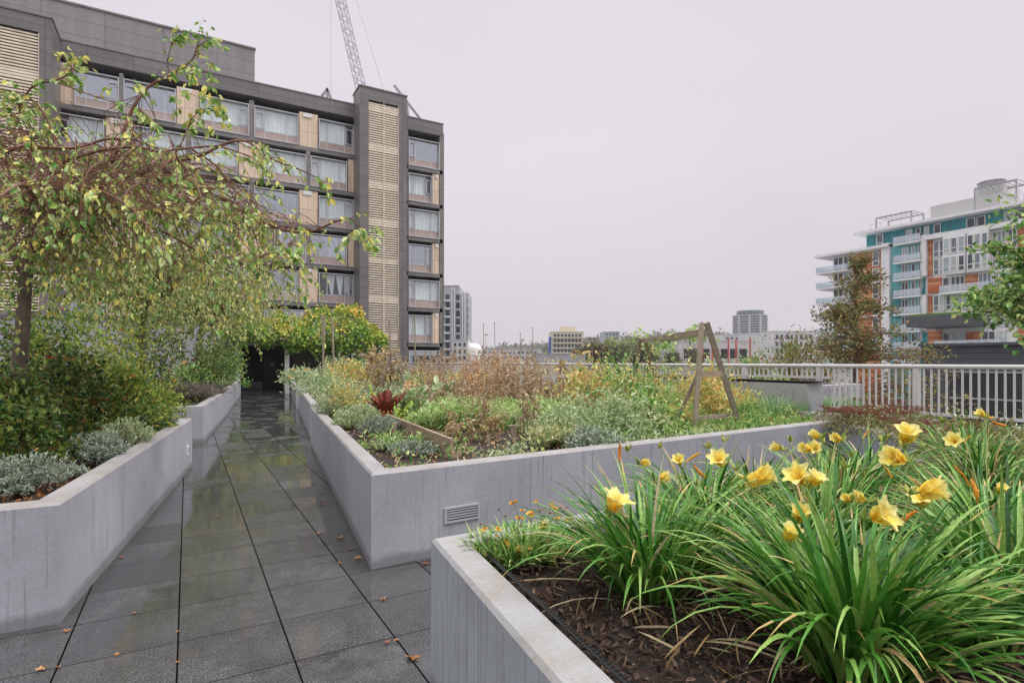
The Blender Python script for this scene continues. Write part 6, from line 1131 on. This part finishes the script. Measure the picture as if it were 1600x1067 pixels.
for i, (px, d, r, h, mat, fl, lb) in enumerate(((1118, 17, .5, .55, F_green, (F_coral, 3, .07, 8), 'coral flowered bush outside the railing near the trellis apex'), (1165, 16, .5, .55, F_sage, (F_coral, 4, .07, 8), 'grey bush with coral blooms over the short bars'), (1192, 15.5, .5, .75, F_yel, (F_coral, 2, .06, 8), 'yellowing bush with coral flowers beyond the upstand wall'), (1235, 15, .75, .95, F_copper, None, 'bronze bush beyond the rail next to the pale willow'), (1262, 15.2, .5, .65, F_copper, (F_coral, 2, .07, 8), 'low bronze bush with one coral bloom under the copper tree'), (1060, 19, .6, .5, F_green, (F_coral, 2, .08, 8), 'green bush beyond the rail behind the trellis'))):
    shrub('flowering_shrub', lb, 'bush', px, HOR, d, r, h, 1100, mat, .075, .045, flowers=fl, base=1.15)
# trees of the middle distance
for (px, yt, d, wd, mat, lb) in ((966, 534, 190, 44, F_fary, 'rounded yellow green tree across the water side beyond the railing'.replace(' across the water side', '')), (993, 531, 200, 34, F_far, 'dark green tree right behind the rounded yellow one'), (930, 541, 185, 46, F_farb, 'brown autumn tree beside the cream hotel'), (1010, 542, 170, 30, F_far, 'dark bushy tree behind the trellis end'), (906, 545, 180, 22, F_far, 'small dark tree at the foot of the cream hotel'), (1236, 536, 120, 18, F_fary, 'pale willow like tree in front of the white offices'), (1215, 524, 240, 16, F_farb, 'small brown tree next to the round tower podium'), (1196, 522, 240, 10, F_farb, 'narrow brown tree at the podium corner'), (1085, 549, 140, 22, F_farb, 'russet tree beside the red columned shed'), (1048, 552, 150, 26, F_far, 'low green tree behind the trellis bar')):
    a_ = P(px, HOR, d); r = wd / 2 * d / FPX; zt = zd(yt, d); zc = (zt + 0) / 2 ; crowntree('park_tree', lb, (a_.x, a_.y, -9), (a_.x, a_.y, zt - r * .3), [((a_.x, a_.y, zt - r * .75), r, r * .75, 1.0), ((a_.x + r * .3, a_.y, zt - r * 1.8), r * 1.05, r * .8, .8)], 1300, mat, r * .22, r * .06, .8, 18, 'trees of the middle distance')
# ------------------------------------------------------------------ leaves on the paving
FL = [(644, 1028, 1.3, 'curled brown leaf on the joint close to the near planter'), (532, 841, 1.1, 'tan maple leaf flat on the wet slab'), (559, 873, 1.1, 'brown leaf heap piece against the grey wall foot'), (504, 788, 1.0, 'folded brown leaf beside the longest joint'), (503, 783, .8, 'small brown leaf touching the folded one'), (500, 832, .8, 'red brown leaf on the joint by the wall'), (490, 754, .7, 'reddish leaf at the foot of the mid wall'), (340, 806, .7, 'small dark leaf in the middle of the path'), (296, 734, .9, 'curled leaf at the corner of the pale planter'), (598, 936, .8, 'orange leaf lying across a cross joint'), (605, 1003, .6, 'thin orange leaf by the near joint'), (183, 1022, .5, 'orange fleck on the lower slab seam'), (64, 1046, .8, 'tan leaf in the shade of the pale planter corner'), (278, 986, .4, 'tiny tan leaf on the straight joint'), (91, 1042, .4, 'tiny leaf at the crossing of two joints'), (104, 985, .7, 'small leaf touching the pale planter corner'), (209, 957, .4, 'tiny pale leaf on the seam mid slab'), (278, 1034, .4, 'tiny orange leaf low on the straight joint'), (452, 720, .7, 'pale brown leaf far along the path'), (462, 658, 1.0, 'flat tan leaf by the second planter wall'), (547, 858, .7, 'brown leaf pressed to the wall foot'), (530, 880, .6, 'small brown leaf at the joint near the wall'), (478, 728, .6, 'dark leaf at the bend of the wall foot'), (190, 870, .5, 'tiny leaf along the pale wall foot'), (218, 828, .5, 'small leaf further along the pale wall foot'), (665, 880, 1.0, 'orange leaf in the passage behind the near planter'), (254, 796, .5, 'dark speck of leaf by the pale wall'), (475, 736, .6, 'brown leaf near the bend of the wall'), (620, 1000, .5, 'thin leaf sliver on the cross joint')]
for (px, py, s, lb) in FL:
    q = G(px, py, 0.006); mb = MB(); a0 = random.uniform(0, 6.28); n = 7; s *= .042; vs = [(q.x, q.y, .012)]; pr = [1, .55, .95, .5, .85, .5, 1.0, .6, .95, .55]
    for i, k in enumerate(pr): an = a0 + 6.283 * i / len(pr); vs.append((q.x + math.cos(an) * s * k, q.y + math.sin(an) * s * k * .85, .006 + random.random() * s * .5))
    mb.add(vs, [(0, i + 1, (i + 1) % len(pr) + 1) for i in range(len(pr))]); mb.tube([vs[0], (q.x - math.cos(a0) * s * 1.4, q.y - math.sin(a0) * s * 1.3, .008)], .0015, 4); tag(mb.build('fallen_leaf', F_fall), lb, 'leaf', 'fallen leaves on the path')

# ------------------------------------------------------------------ thin autumn air
hm = bpy.data.materials.new('thin haze'); hm.use_nodes = True; ht = hm.node_tree; ht.nodes.clear(); hv = ht.nodes.new('ShaderNodeVolumePrincipled'); hv.inputs['Color'].default_value = (0.93, 0.92, 0.95, 1); hv.inputs['Density'].default_value = 0.0003; ho = ht.nodes.new('ShaderNodeOutputMaterial'); ht.links.new(hv.outputs[0], ho.inputs['Volume'])
mb = MB(); mb.box(-5200, 5200, -3200, 6200, -10.5, 140); hz_ = mb.build('haze', hm); tag(hz_, 'thin pale haze in the air', None, None, 'stuff')
